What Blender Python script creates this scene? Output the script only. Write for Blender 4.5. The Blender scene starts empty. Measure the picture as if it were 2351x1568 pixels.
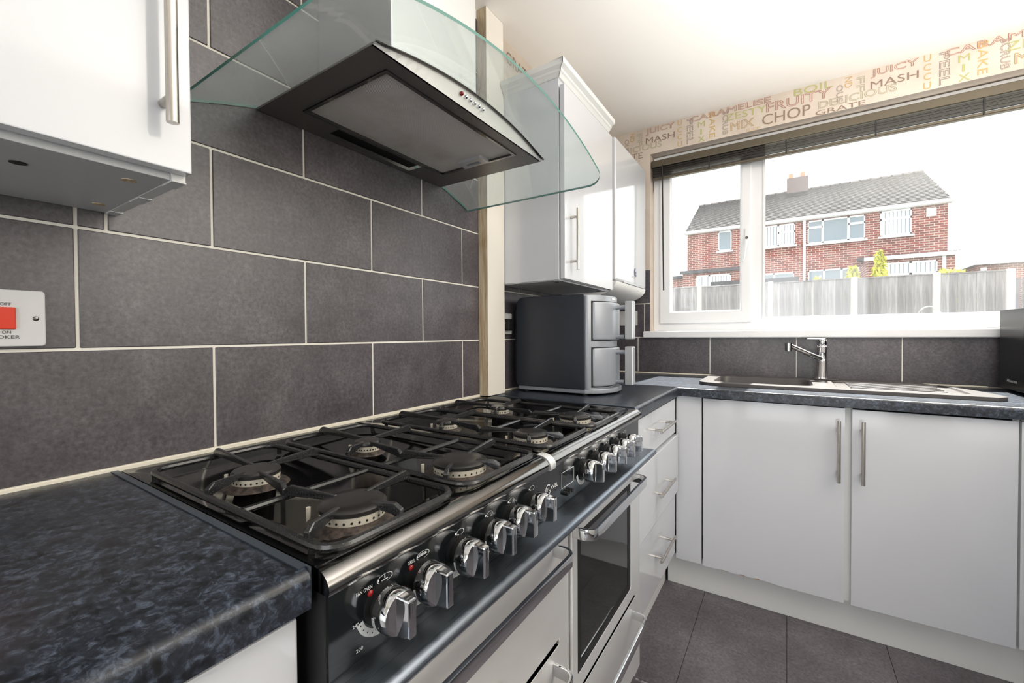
import bpy, bmesh, math, random
from mathutils import Vector, Matrix, Euler
random.seed(7)
PI = math.pi
scene = bpy.context.scene
COL = scene.collection

# ------------------------------------------------------------------ camera
cam_data = bpy.data.cameras.new('camera')
cam_data.sensor_fit = 'HORIZONTAL'
cam_data.sensor_width = 36.0
cam_data.lens = 976.77 / 2351.0 * 36.0
cam_data.clip_start = 0.02
cam_data.clip_end = 300
cam = bpy.data.objects.new('camera', cam_data)
COL.objects.link(cam)
_yaw, _pitch, _roll = math.radians(32.864), math.radians(-0.9218), math.radians(-0.3177)
_fw = Vector((-math.sin(_yaw) * math.cos(_pitch), math.cos(_yaw) * math.cos(_pitch), math.sin(_pitch)))
_rt = Vector((math.cos(_yaw), math.sin(_yaw), 0))
_up = _rt.cross(_fw)
_r2 = _rt * math.cos(_roll) + _up * math.sin(_roll)
_u2 = _up * math.cos(_roll) - _rt * math.sin(_roll)
cam.matrix_world = Matrix(((_r2.x, _u2.x, -_fw.x, 0.9896), (_r2.y, _u2.y, -_fw.y, -0.6127),
                           (_r2.z, _u2.z, -_fw.z, 1.1446), (0, 0, 0, 1)))
scene.camera = cam

# ------------------------------------------------------------------ world, lights, exposure
world = bpy.data.worlds.new('overcast_sky')
scene.world = world
world.use_nodes = True
wn = world.node_tree.nodes
wn['Background'].inputs['Color'].default_value = (0.97, 0.985, 1.0, 1)
wn['Background'].inputs['Strength'].default_value = 2.7
scene.view_settings.view_transform = 'Standard'
scene.view_settings.look = 'None'
scene.view_settings.gamma = 1.0
scene.view_settings.use_curve_mapping = False
scene.view_settings.exposure = 0.0
scene.cycles.use_denoising = True
scene.cycles.max_bounces = 8
scene.cycles.diffuse_bounces = 4
scene.cycles.glossy_bounces = 4
scene.cycles.transparent_max_bounces = 16
scene.cycles.caustics_reflective = False
scene.cycles.caustics_refractive = False
scene.cycles.sample_clamp_indirect = 6.0


def area_light(name, loc, rot, sx, sy, power, col, spread=180):
    l = bpy.data.lights.new(name, 'AREA')
    l.shape = 'RECTANGLE'
    l.size, l.size_y = sx, sy
    l.energy = power
    l.color = col
    l.spread = math.radians(spread)
    o = bpy.data.objects.new(name, l)
    o.location = loc
    o.rotation_euler = rot
    COL.objects.link(o)
    return o


def globe_light(name, loc, radius, power, col):
    l = bpy.data.lights.new(name, 'POINT')
    l.shadow_soft_size = radius
    l.energy = power
    l.color = col
    o = bpy.data.objects.new(name, l)
    o.location = loc
    COL.objects.link(o)
    return o


# added fill light over the opposite worktop, aimed up to brighten the ceiling
area_light('ceiling_fill_light', (1.92, 0.45, 1.0), (math.radians(180), 0, 0), 0.35, 0.35, 53, (1, 0.98, 0.955), 120)
# added fill light inside the back door opening, on top of the sky
area_light('back_fill_light', (1.2, -2.2, 1.25), (math.radians(90), 0, 0), 1.3, 1.9, 10, (0.96, 0.98, 1.0))
# hazy sun standing high behind the house opposite
sun_data = bpy.data.lights.new('sun', 'SUN')
sun_data.energy = 32.0
sun_data.angle = math.radians(1.0)
sun_data.color = (1.0, 0.96, 0.9)
sun = bpy.data.objects.new('sun', sun_data)
COL.objects.link(sun)
_el = math.radians(58)
_sd = Vector((0.054 * math.cos(_el), math.cos(_el), math.sin(_el)))
sun.rotation_euler = _sd.to_track_quat('Z', 'Y').to_euler()


# ------------------------------------------------------------------ materials
def srgb(r, g, b):
    f = lambda c: (c / 255 / 12.92) if c / 255 <= 0.04045 else ((c / 255 + 0.055) / 1.055) ** 2.4
    return (f(r), f(g), f(b), 1)


def mat(name, col, rough=0.5, metal=0.0, coat=0.0, spec=0.5):
    m = bpy.data.materials.new(name)
    m.use_nodes = True
    b = m.node_tree.nodes['Principled BSDF']
    b.inputs['Base Color'].default_value = col
    b.inputs['Roughness'].default_value = rough
    b.inputs['Metallic'].default_value = metal
    b.inputs['Coat Weight'].default_value = coat
    b.inputs['Coat Roughness'].default_value = 0.05
    b.inputs['Specular IOR Level'].default_value = spec
    return m


def N(m, t, **kw):
    n = m.node_tree.nodes.new(t)
    for k, v in kw.items():
        if hasattr(n, k):
            setattr(n, k, v)
        else:
            n.inputs[k].default_value = v
    return n


def L(m, a, b):
    m.node_tree.links.new(a, b)


def bsdf(m):
    return m.node_tree.nodes['Principled BSDF']


def coords(m, scale=(1, 1, 1), kind='Object'):
    tc = N(m, 'ShaderNodeTexCoord')
    mp = N(m, 'ShaderNodeMapping')
    mp.inputs['Scale'].default_value = scale
    L(m, tc.outputs[kind], mp.inputs['Vector'])
    return mp.outputs['Vector']


def ramp(m, fac, stops):
    r = N(m, 'ShaderNodeValToRGB')
    el = r.color_ramp.elements
    el[0].position, el[0].color = stops[0]
    el[1].position, el[1].color = stops[-1]
    for p, c in stops[1:-1]:
        e = el.new(p)
        e.color = c
    L(m, fac, r.inputs['Fac'])
    return r.outputs['Color']


def mix(m, a, b, fac, blend='MIX'):
    n = N(m, 'ShaderNodeMix')
    n.data_type = 'RGBA'
    n.blend_type = blend
    for s, v in ((n.inputs[0], fac), (n.inputs[6], a), (n.inputs[7], b)):
        if hasattr(v, 'is_linked') or hasattr(v, 'links'):
            L(m, v, s)
        else:
            s.default_value = v
    return n.outputs[2]


def noise(m, vec, scale, detail=4, rough=0.55, dist=0.0):
    n = N(m, 'ShaderNodeTexNoise')
    n.inputs['Scale'].default_value = scale
    n.inputs['Detail'].default_value = detail
    n.inputs['Roughness'].default_value = rough
    n.inputs['Distortion'].default_value = dist
    L(m, vec, n.inputs['Vector'])
    return n.outputs['Fac']


def bump(m, h, strength=0.1, dist=0.002):
    b = N(m, 'ShaderNodeBump')
    b.inputs['Strength'].default_value = strength
    b.inputs['Distance'].default_value = dist
    L(m, h, b.inputs['Height'])
    L(m, b.outputs['Normal'], bsdf(m).inputs['Normal'])


MAT = {}


def slate(name, rough=0.33, world_scale=1.0, bright=1.0):
    m = mat(name, (0.05, 0.05, 0.05, 1), rough, spec=0.75)
    geo = N(m, 'ShaderNodeNewGeometry')
    v = geo.outputs['Position']
    big = noise(m, v, 5.5 * world_scale, 5, 0.6, 0.3)
    fine = noise(m, v, 120 * world_scale, 4, 0.7)
    mid = noise(m, v, 26 * world_scale, 4, 0.65, 0.6)
    c = ramp(m, big, [(0.3, srgb(58 * bright, 55 * bright, 58 * bright)), (0.52, srgb(76 * bright, 71 * bright, 75 * bright)),
                      (0.72, srgb(98 * bright, 93 * bright, 96 * bright))])
    c2 = ramp(m, mid, [(0.25, srgb(50, 47, 50)), (0.75, srgb(96, 90, 95))])
    c3 = ramp(m, fine, [(0.32, (0.45, 0.45, 0.45, 1)), (0.68, (1.5, 1.5, 1.5, 1))])
    c = mix(m, c, c2, 0.45)
    c = mix(m, c, c3, 0.8, 'MULTIPLY')
    L(m, c, bsdf(m).inputs['Base Color'])
    r = ramp(m, mid, [(0.2, (rough - 0.02,) * 3 + (1,)), (0.8, (rough + 0.05,) * 3 + (1,))])
    L(m, r, bsdf(m).inputs['Roughness'])
    bump(m, fine, 0.12, 0.001)
    return m


MAT['tile'] = slate('slate_tile', 0.36, 1.0, 1.14)
MAT['vinyl'] = slate('floor_vinyl', 0.45, 0.8, 1.3)
MAT['grout'] = mat('grout', srgb(240, 236, 226), 0.85)
m = MAT['worktop'] = mat('dark_granite_laminate', (0.02, 0.02, 0.03, 1), 0.3, spec=0.4)
v = coords(m)
vo = N(m, 'ShaderNodeTexVoronoi')
vo.inputs['Scale'].default_value = 46
vo.inputs['Randomness'].default_value = 1.0
wv = N(m, 'ShaderNodeVectorMath', operation='ADD')
nz = N(m, 'ShaderNodeTexNoise')
nz.inputs['Scale'].default_value = 60
nz.inputs['Detail'].default_value = 5
sc = N(m, 'ShaderNodeVectorMath', operation='SCALE')
sc.inputs['Scale'].default_value = 0.035
L(m, v, nz.inputs['Vector'])
L(m, nz.outputs['Color'], sc.inputs[0])
L(m, v, wv.inputs[0])
L(m, sc.outputs[0], wv.inputs[1])
L(m, wv.outputs[0], vo.inputs['Vector'])
n2 = noise(m, v, 95, 8, 0.75, 0.8)
n3 = noise(m, v, 9, 3, 0.5)
c = ramp(m, n2, [(0.36, srgb(20, 23, 29)), (0.5, srgb(36, 41, 50)), (0.62, srgb(74, 82, 96)), (0.75, srgb(98, 106, 118))])
bl = ramp(m, vo.outputs['Distance'], [(0.2, (0.1, 0.1, 0.11, 1)), (0.5, (1.15, 1.15, 1.15, 1))])
c = mix(m, c, bl, 0.75, 'MULTIPLY')
c = mix(m, c, srgb(46, 44, 48), ramp(m, n3, [(0.5, (0, 0, 0, 1)), (0.75, (0.5, 0.5, 0.5, 1))]))
L(m, c, bsdf(m).inputs['Base Color'])

MAT['gloss_white'] = mat('gloss_white_door', srgb(208, 210, 215), 0.12, coat=0.6)
MAT['white'] = mat('white_melamine', srgb(228, 228, 226), 0.4)
MAT['upvc'] = mat('white_upvc', srgb(240, 241, 243), 0.25, coat=0.3)
MAT['under'] = mat('cabinet_underside', srgb(205, 207, 208), 0.35)
m = MAT['ceiling'] = mat('ceiling_paint', srgb(246, 242, 236), 0.6)
v = coords(m)
bump(m, noise(m, v, 3, 4), 0.25, 0.02)
m = MAT['wallpaper'] = mat('wallpaper', srgb(214, 200, 186), 0.7)
v = coords(m)
L(m, ramp(m, noise(m, v, 6, 5), [(0.3, srgb(206, 191, 177)), (0.7, srgb(222, 210, 197))]), bsdf(m).inputs['Base Color'])
MAT['wall'] = mat('painted_wall', srgb(232, 229, 222), 0.7)
MAT['cream'] = mat('cream_paint', srgb(238, 232, 222), 0.5)
m = MAT['rawwood'] = mat('bare_wood_edge', srgb(214, 186, 148), 0.7)
v = coords(m, (30, 30, 2.5))
L(m, ramp(m, noise(m, v, 2, 5, 0.6, 1.5), [(0.3, srgb(182, 150, 110)), (0.55, srgb(222, 202, 170)), (0.8, srgb(238, 228, 208))]), bsdf(m).inputs['Base Color'])


def brushed(name, col, rough, axis, amt=0.05):
    m = mat(name, col, rough, 1.0)
    s = [900, 900, 900]
    s[axis] = 8
    v = coords(m, tuple(s))
    n = noise(m, v, 1.0, 3, 0.6)
    bsdf(m).inputs['Anisotropic'].default_value = 0.75
    tg = N(m, 'ShaderNodeCombineXYZ')
    tg.inputs['Z' if axis != 2 else 'Y'].default_value = 1.0
    L(m, tg.outputs[0], bsdf(m).inputs['Tangent'])
    L(m, ramp(m, n, [(0.2, (max(rough - amt, 0.02),) * 3 + (1,)), (0.8, (rough + amt,) * 3 + (1,))]), bsdf(m).inputs['Roughness'])
    return m


MAT['steel'] = brushed('brushed_steel', srgb(238, 237, 235), 0.5, 1)
MAT['steelv'] = brushed('brushed_steel_chimney', srgb(222, 223, 223), 0.38, 1)
MAT['bar'] = brushed('satin_steel_bar', srgb(196, 190, 182), 0.25, 2, 0.05)
MAT['chrome'] = mat('chrome', srgb(225, 226, 228), 0.06, 1.0)
MAT['darkchrome'] = mat('smoked_chrome', srgb(120, 118, 116), 0.12, 1.0)
MAT['enamel'] = mat('black_enamel', srgb(14, 14, 15), 0.09, spec=0.6)
MAT['panel'] = mat('black_glass_panel', srgb(20, 23, 25), 0.12, spec=0.6)
m = MAT['iron'] = mat('cast_iron', srgb(20, 20, 21), 0.25, spec=0.7)
v = coords(m)
n = noise(m, v, 900, 2)
L(m, ramp(m, n, [(0.62, srgb(30, 30, 32)), (0.75, srgb(110, 104, 98))]), bsdf(m).inputs['Base Color'])
m = MAT['skirt'] = mat('burner_skirt', srgb(84, 74, 68), 0.45, 0.4)
v = coords(m)
L(m, ramp(m, noise(m, v, 120, 4), [(0.35, srgb(48, 43, 42)), (0.7, srgb(104, 92, 84))]), bsdf(m).inputs['Base Color'])
MAT['burner_ring'] = mat('burner_ring_cream', srgb(205, 198, 182), 0.5, 0.2)
MAT['cap'] = mat('burner_cap', srgb(36, 34, 33), 0.28)
MAT['black'] = mat('matt_black', srgb(16, 16, 17), 0.5)
MAT['dark'] = mat('very_dark', srgb(10, 9, 8), 0.6)
MAT['hood_black'] = mat('hood_dark_underside', srgb(122, 118, 116), 0.4, 0.7)
MAT['print'] = mat('white_print', srgb(225, 228, 230), 0.5)
MAT['grey_print'] = mat('grey_print', srgb(70, 70, 72), 0.5)
MAT['red'] = mat('red_plastic', srgb(222, 52, 18), 0.3)
MAT['lamp_red'] = mat('red_indicator', srgb(140, 20, 24), 0.2)
MAT['switch_white'] = mat('switch_plate_white', srgb(214, 214, 214), 0.3)
MAT['fryer_side'] = mat('fryer_dark_plastic', srgb(44, 47, 55), 0.42)
MAT['fryer_grey'] = mat('fryer_grey_plastic', srgb(158, 162, 170), 0.32, 0.2)
MAT['fryer_handle'] = mat('fryer_handle_silver', srgb(196, 199, 202), 0.3, 0.5)
MAT['sink'] = mat('composite_sink', srgb(74, 70, 69), 0.36)
MAT['microwave'] = mat('microwave_black_gloss', srgb(9, 10, 12), 0.28, spec=0.25)
MAT['blind'] = mat('blind_slat_dark', srgb(58, 54, 50), 0.25, 0.5)
MAT['headrail'] = mat('blind_headrail', srgb(92, 84, 70), 0.3, 0.5)
MAT['sealant'] = mat('sealant', srgb(236, 229, 212), 0.5)
MAT['strip'] = mat('worktop_end_strip', srgb(96, 106, 118), 0.35, 0.8)
MAT['chip'] = mat('chipped_board', srgb(176, 132, 100), 0.8)
m = MAT['filter'] = mat('filter_mesh', srgb(190, 186, 180), 0.45, 0.0)
v = coords(m)
vo = N(m, 'ShaderNodeTexVoronoi')
vo.inputs['Scale'].default_value = 330
vo.inputs['Randomness'].default_value = 0.0
L(m, v, vo.inputs['Vector'])
grime = noise(m, v, 7, 4)
c = ramp(m, vo.outputs['Distance'], [(0.26, srgb(96, 92, 88)), (0.46, srgb(252, 248, 242))])
c = mix(m, c, srgb(126, 108, 88), ramp(m, grime, [(0.5, (0, 0, 0, 1)), (0.8, (0.5, 0.5, 0.5, 1))]))
L(m, c, bsdf(m).inputs['Base Color'])


def glass(name, tint, haze=0.0, ior=1.5, edge=False):
    m = bpy.data.materials.new(name)
    m.use_nodes = True
    nt = m.node_tree
    for n in list(nt.nodes):
        if n.type != 'OUTPUT_MATERIAL':
            nt.nodes.remove(n)
    out = [n for n in nt.nodes if n.type == 'OUTPUT_MATERIAL'][0]
    tr = N(m, 'ShaderNodeBsdfTransparent')
    tr.inputs['Color'].default_value = tint
    gl = N(m, 'ShaderNodeBsdfGlossy')
    gl.inputs['Roughness'].default_value = 0.02
    fr = N(m, 'ShaderNodeFresnel')
    geo = N(m, 'ShaderNodeNewGeometry')       # thin sheet: the same reflectance on entry and exit
    mr = N(m, 'ShaderNodeMapRange')
    mr.inputs['To Min'].default_value = ior
    mr.inputs['To Max'].default_value = 1.0 / ior
    L(m, geo.outputs['Backfacing'], mr.inputs['Value'])
    L(m, mr.outputs['Result'], fr.inputs['IOR'])
    mx = N(m, 'ShaderNodeMixShader')
    L(m, fr.outputs[0], mx.inputs[0])
    L(m, tr.outputs[0], mx.inputs[1])
    L(m, gl.outputs[0], mx.inputs[2])
    last = mx
    if haze:  # milky haze over the view, mixed into the glass as a pale veil
        tl = N(m, 'ShaderNodeBsdfTranslucent')
        tl.inputs['Color'].default_value = (0.95, 0.97, 1, 1)
        df = N(m, 'ShaderNodeBsdfDiffuse')
        df.inputs['Color'].default_value = (0.8, 0.8, 0.8, 1)
        md = N(m, 'ShaderNodeMixShader')
        md.inputs[0].default_value = 0.2
        L(m, tl.outputs[0], md.inputs[1])
        L(m, df.outputs[0], md.inputs[2])
        v = coords(m)
        n = noise(m, v, 2.2, 5, 0.6, 0.4)
        fac = ramp(m, n, [(0.3, (haze * 0.45,) * 3 + (1,)), (0.7, (haze * 1.5,) * 3 + (1,))])
        m2 = N(m, 'ShaderNodeMixShader')
        L(m, fac, m2.inputs[0])
        L(m, last.outputs[0], m2.inputs[1])
        L(m, md.outputs[0], m2.inputs[2])
        last = m2
    L(m, last.outputs[0], out.inputs['Surface'])
    return m


MAT['pane'] = glass('window_glass', (0.97, 0.985, 0.98, 1), 0.014)
MAT['hoodglass'] = glass('hood_glass', (0.9, 0.945, 0.94, 1), 0.12)
MAT['glass_edge'] = mat('green_glass_edge', srgb(46, 116, 104), 0.15)
MAT['oven_glass'] = mat('oven_door_glass', srgb(24, 26, 26), 0.04, spec=0.7)
MAT['house_pane'] = mat('house_window_pane', srgb(120, 135, 145), 0.08, spec=0.8)
m = MAT['brick'] = mat('red_brick', srgb(160, 90, 75), 0.9)
tc = N(m, 'ShaderNodeTexCoord')
sx = N(m, 'ShaderNodeSeparateXYZ')
cx = N(m, 'ShaderNodeCombineXYZ')
ad = N(m, 'ShaderNodeMath', operation='ADD')
L(m, tc.outputs['Object'], sx.inputs[0])
L(m, sx.outputs['X'], ad.inputs[0])
L(m, sx.outputs['Y'], ad.inputs[1])
L(m, ad.outputs[0], cx.inputs['X'])
L(m, sx.outputs['Z'], cx.inputs['Y'])
bt = N(m, 'ShaderNodeTexBrick')
bt.inputs['Scale'].default_value = 1.0
bt.inputs['Brick Width'].default_value = 0.30
bt.inputs['Row Height'].default_value = 0.10
bt.inputs['Mortar Size'].default_value = 0.012
bt.inputs['Color1'].default_value = srgb(150, 70, 58)
bt.inputs['Color2'].default_value = srgb(112, 54, 48)
bt.inputs['Mortar'].default_value = srgb(196, 178, 166)
L(m, cx.outputs[0], bt.inputs['Vector'])
L(m, bt.outputs['Color'], bsdf(m).inputs['Base Color'])
MAT['brick_dark'] = mat('sooty_chimney_brick', srgb(112, 98, 96), 0.9)
m = MAT['rooftile'] = mat('roof_tiles', srgb(110, 104, 104), 0.8)
tc = N(m, 'ShaderNodeTexCoord')
mp = N(m, 'ShaderNodeMapping')
mp.inputs['Location'].default_value = (0, -23.75, 0)
L(m, tc.outputs['Object'], mp.inputs['Vector'])
bt = N(m, 'ShaderNodeTexBrick')
bt.inputs['Scale'].default_value = 1.0
bt.inputs['Brick Width'].default_value = 0.42
bt.inputs['Row Height'].default_value = 4.65 / 26
bt.inputs['Mortar Size'].default_value = 0.042
bt.inputs['Color1'].default_value = srgb(120, 112, 110)
bt.inputs['Color2'].default_value = srgb(88, 82, 82)
bt.inputs['Mortar'].default_value = srgb(34, 32, 34)
L(m, mp.outputs[0], bt.inputs['Vector'])
v = coords(m)
c = mix(m, bt.outputs['Color'], ramp(m, noise(m, v, 1.2, 5), [(0.3, (0.6, 0.6, 0.6, 1)), (0.7, (1.3, 1.3, 1.3, 1))]), 0.8, 'MULTIPLY')
L(m, c, bsdf(m).inputs['Base Color'])
m = MAT['fence'] = mat('weathered_fence_board', srgb(150, 140, 130), 0.9)
v = coords(m, (14, 14, 1.2))
fc = ramp(m, noise(m, v, 2, 5, 0.6, 0.5), [(0.3, srgb(128, 124, 124)), (0.7, srgb(180, 176, 178))])
oi = N(m, 'ShaderNodeObjectInfo')
L(m, mix(m, fc, ramp(m, oi.outputs['Random'], [(0.0, (0.62, 0.6, 0.6, 1)), (1.0, (1.1, 1.1, 1.1, 1))]), 1.0, 'MULTIPLY'), bsdf(m).inputs['Base Color'])
MAT['fence_dark'] = mat('dark_fence_board', srgb(96, 92, 104), 0.9)
MAT['concrete'] = mat('concrete_post', srgb(196, 193, 188), 0.9)
MAT['grass'] = mat('lawn', srgb(62, 68, 52), 0.95)
MAT['bounce_strip'] = mat('ceiling_bounce_strip', srgb(100, 98, 96), 0.9)  # unseen strip of ground, added to bounce light up to the ceiling
MAT['leaf_yellow'] = mat('yellow_green_leaf', srgb(190, 190, 70), 0.7)
MAT['leaf_dull'] = mat('dull_purple_leaf', srgb(120, 100, 100), 0.8)
MAT['trunk'] = mat('bark', srgb(90, 74, 60), 0.9)
MAT['lead'] = mat('dark_roof_felt', srgb(66, 66, 72), 0.8)
MAT['hose'] = mat('pale_hose', srgb(205, 212, 212), 0.5)


def wp(name, r, g, b):
    MAT[name] = mat(name, srgb(r, g, b), 0.7)


wp('ink_red', 196, 146, 128)
wp('ink_brown', 146, 124, 108)
wp('ink_gold', 204, 172, 116)
wp('ink_green', 182, 182, 122)
wp('ink_pale', 198, 192, 162)
wp('ink_grey', 170, 156, 146)


# ------------------------------------------------------------------ mesh helpers
def tag(o, label=None, cat=None, group=None, kind=None):
    if label: o['label'] = label
    if cat: o['category'] = cat
    if group: o['group'] = group
    if kind: o['kind'] = kind
    return o


def setparent(o, p):
    if p is None:
        return
    o.parent = p
    if p.type == 'EMPTY':
        o.matrix_parent_inverse = Matrix.Translation(-Vector(p.location))


def mk(name, bm, mats, parent=None, smooth=False, bevel=0.0, bseg=2):
    me = bpy.data.meshes.new(name)
    bmesh.ops.recalc_face_normals(bm, faces=bm.faces)
    if bevel > 0:
        ed = [e for e in bm.edges if len(e.link_faces) == 2 and e.calc_face_angle(0) > 0.6]
        bmesh.ops.bevel(bm, geom=ed, offset=bevel, segments=bseg, profile=0.6, affect='EDGES', clamp_overlap=True)
    bm.to_mesh(me)
    bm.free()
    if not isinstance(mats, (list, tuple)):
        mats = [mats]
    for x in mats:
        me.materials.append(MAT[x] if isinstance(x, str) else x)
    if smooth:
        for p in me.polygons:
            p.use_smooth = True
        me.set_sharp_from_angle(angle=math.radians(40))
    o = bpy.data.objects.new(name, me)
    COL.objects.link(o)
    setparent(o, parent)
    return o


def empty(name, loc, label, cat, group=None):
    o = bpy.data.objects.new(name, None)
    o.empty_display_size = 0.05
    o.location = loc
    COL.objects.link(o)
    tag(o, label, cat, group)
    return o


def struct(o):
    o['kind'] = 'structure'
    return o


def B(*boxes):
    """bmesh of one or more boxes (x0,x1,y0,y1,z0,z1)"""
    bm = bmesh.new()
    for b in boxes:
        addbox(bm, *b)
    return bm


def addbox(bm, x0, x1, y0, y1, z0, z1, mi=0):
    vs = [bm.verts.new(p) for p in ((x0, y0, z0), (x1, y0, z0), (x1, y1, z0), (x0, y1, z0),
                                    (x0, y0, z1), (x1, y0, z1), (x1, y1, z1), (x0, y1, z1))]
    fs = []
    for f in ((0, 3, 2, 1), (4, 5, 6, 7), (0, 1, 5, 4), (1, 2, 6, 5), (2, 3, 7, 6), (3, 0, 4, 7)):
        fc = bm.faces.new([vs[i] for i in f])
        fc.material_index = mi
        fs.append(fc)
    return fs


def frame_of(d):
    d = d.normalized()
    a = Vector((0, 0, 1)) if abs(d.z) < 0.9 else Vector((1, 0, 0))
    u = d.cross(a).normalized()
    return u, d.cross(u).normalized()


def addcyl(bm, p0, p1, r0, r1=None, seg=16, cap=True, mi=0):
    p0, p1 = Vector(p0), Vector(p1)
    r1 = r0 if r1 is None else r1
    u, w = frame_of(p1 - p0)
    a, b = [], []
    for i in range(seg):
        t = 2 * PI * i / seg
        d = u * math.cos(t) + w * math.sin(t)
        a.append(bm.verts.new(p0 + d * r0))
        b.append(bm.verts.new(p1 + d * r1))
    for i in range(seg):
        j = (i + 1) % seg
        bm.faces.new((a[i], a[j], b[j], b[i])).material_index = mi
    if cap:
        bm.faces.new(a[::-1]).material_index = mi
        bm.faces.new(b).material_index = mi


def addtube(bm, pts, r, seg=8, closed=False, mi=0, ry=None):
    pts = [Vector(p) for p in pts]
    n = len(pts)
    rings = []
    for i, p in enumerate(pts):
        if closed:
            d = pts[(i + 1) % n] - pts[i - 1]
        else:
            d = pts[min(i + 1, n - 1)] - pts[max(i - 1, 0)]
        u, w = frame_of(d)
        rr = r[i] if isinstance(r, (list, tuple)) else r
        r2 = rr if ry is None else ry
        rings.append([bm.verts.new(p + u * math.cos(2 * PI * k / seg) * rr + w * math.sin(2 * PI * k / seg) * r2) for k in range(seg)])
    for i in range(n if closed else n - 1):
        a, b = rings[i], rings[(i + 1) % n]
        for k in range(seg):
            j = (k + 1) % seg
            bm.faces.new((a[k], a[j], b[j], b[k])).material_index = mi
    if not closed:
        bm.faces.new(rings[0][::-1]).material_index = mi
        bm.faces.new(rings[-1]).material_index = mi


def addlathe(bm, prof, origin, axis='z', seg=32, mi=0):
    """prof: list of (radius, height)"""
    o = Vector(origin)
    rings = []
    for r, h in prof:
        ring = []
        for i in range(seg):
            t = 2 * PI * i / seg
            a, b = r * math.cos(t), r * math.sin(t)
            p = {'z': (a, b, h), 'x': (h, a, b), 'y': (a, h, b)}[axis]
            ring.append(bm.verts.new(o + Vector(p)))
        rings.append(ring)
    for a, b in zip(rings[:-1], rings[1:]):
        for i in range(seg):
            j = (i + 1) % seg
            bm.faces.new((a[i], a[j], b[j], b[i])).material_index = mi
    bm.faces.new(rings[0]).material_index = mi
    bm.faces.new(rings[-1]).material_index = mi


def to3(axis, a, b, c):
    """a,b in-plane, c along axis"""
    return {'z': (a, b, c), 'x': (c, a, b), 'y': (a, c, b)}[axis]


def addprism(bm, pts, axis, c0, c1, mi=0):
    lo = [bm.verts.new(to3(axis, a, b, c0)) for a, b in pts]
    hi = [bm.verts.new(to3(axis, a, b, c1)) for a, b in pts]
    n = len(pts)
    bm.faces.new(lo[::-1]).material_index = mi
    bm.faces.new(hi).material_index = mi
    for i in range(n):
        j = (i + 1) % n
        bm.faces.new((lo[i], lo[j], hi[j], hi[i])).material_index = mi


def rrect(a0, a1, b0, b1, r, seg=5):
    """rounded rectangle; r is a number or four radii (a0b0, a1b0, a1b1, a0b1)"""
    if not isinstance(r, (tuple, list)):
        r = (r,) * 4
    out = []
    for (ca, cb, st), rr in zip(((a0, b0, PI), (a1, b0, 1.5 * PI), (a1, b1, 0), (a0, b1, 0.5 * PI)), r):
        if rr <= 0:
            out.append((ca, cb))
            continue
        oa = ca + rr if ca == a0 else ca - rr
        ob = cb + rr if cb == b0 else cb - rr
        for i in range(seg + 1):
            t = st + 0.5 * PI * i / seg
            out.append((oa + rr * math.cos(t), ob + rr * math.sin(t)))
    return out


def fill_with_holes(bm, axis, c, loops):
    edges = []
    vl = []
    for lp in loops:
        vs = [bm.verts.new(to3(axis, a, b, c)) for a, b in lp]
        vl.append(vs)
        for i in range(len(vs)):
            edges.append(bm.edges.new((vs[i], vs[(i + 1) % len(vs)])))
    bmesh.ops.triangle_fill(bm, use_beauty=True, use_dissolve=False, edges=edges)
    return vl


def plate_holes(axis, c0, c1, loops):
    bm = bmesh.new()
    a = fill_with_holes(bm, axis, c0, loops)
    b = fill_with_holes(bm, axis, c1, loops)
    for va, vb in zip(a, b):
        n = len(va)
        for i in range(n):
            j = (i + 1) % n
            bm.faces.new((va[i], va[j], vb[j], vb[i]))
    return bm


FACING = {'+x': Matrix(((0, 0, 1, 0), (1, 0, 0, 0), (0, 1, 0, 0), (0, 0, 0, 1))),
          '-x': Matrix(((0, 0, -1, 0), (-1, 0, 0, 0), (0, 1, 0, 0), (0, 0, 0, 1))),
          '-y': Matrix(((1, 0, 0, 0), (0, 0, -1, 0), (0, 1, 0, 0), (0, 0, 0, 1))),
          '-z': Matrix(((1, 0, 0, 0), (0, -1, 0, 0), (0, 0, -1, 0), (0, 0, 0, 1)))}


def text_mesh(body, outline=False, extrude=0.0):
    cu = bpy.data.curves.new('lettering', 'FONT')
    cu.body = body
    cu.size = 1.0
    cu.resolution_u = 3
    if outline:
        cu.fill_mode = 'NONE'
        cu.bevel_depth = 0.018
        cu.bevel_resolution = 0
    else:
        cu.extrude = extrude
    ob = bpy.data.objects.new('lettering', cu)
    COL.objects.link(ob)
    dg = bpy.context.evaluated_depsgraph_get()
    me = bpy.data.meshes.new_from_object(ob.evaluated_get(dg))
    bpy.data.objects.remove(ob)
    bpy.data.curves.remove(cu)
    return me


def text(name, body, origin, w, h, facing, mt, parent, outline=False, rot=0.0):
    """lettering fitted to a w x h box whose lower-left corner is origin; w None keeps the aspect"""
    me = text_mesh(body, outline)
    if not me.vertices:
        return None
    xs = [v.co.x for v in me.vertices]
    ys = [v.co.y for v in me.vertices]
    x0, x1, y0, y1 = min(xs), max(xs), min(ys), max(ys)
    sy = h / (y1 - y0)
    sx = sy if w is None else w / (x1 - x0)
    M = Matrix.Translation(Vector(origin)) @ FACING[facing] @ Matrix.Rotation(rot, 4, 'Z') @ Matrix.Diagonal((sx, sy, min(sx, sy) * 0.5, 1)) @ Matrix.Translation((-x0, -y0, 0))
    me.transform(M)
    me.materials.clear()
    me.materials.append(MAT[mt])
    o = bpy.data.objects.new(name, me)
    COL.objects.link(o)
    setparent(o, parent)
    return o


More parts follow.
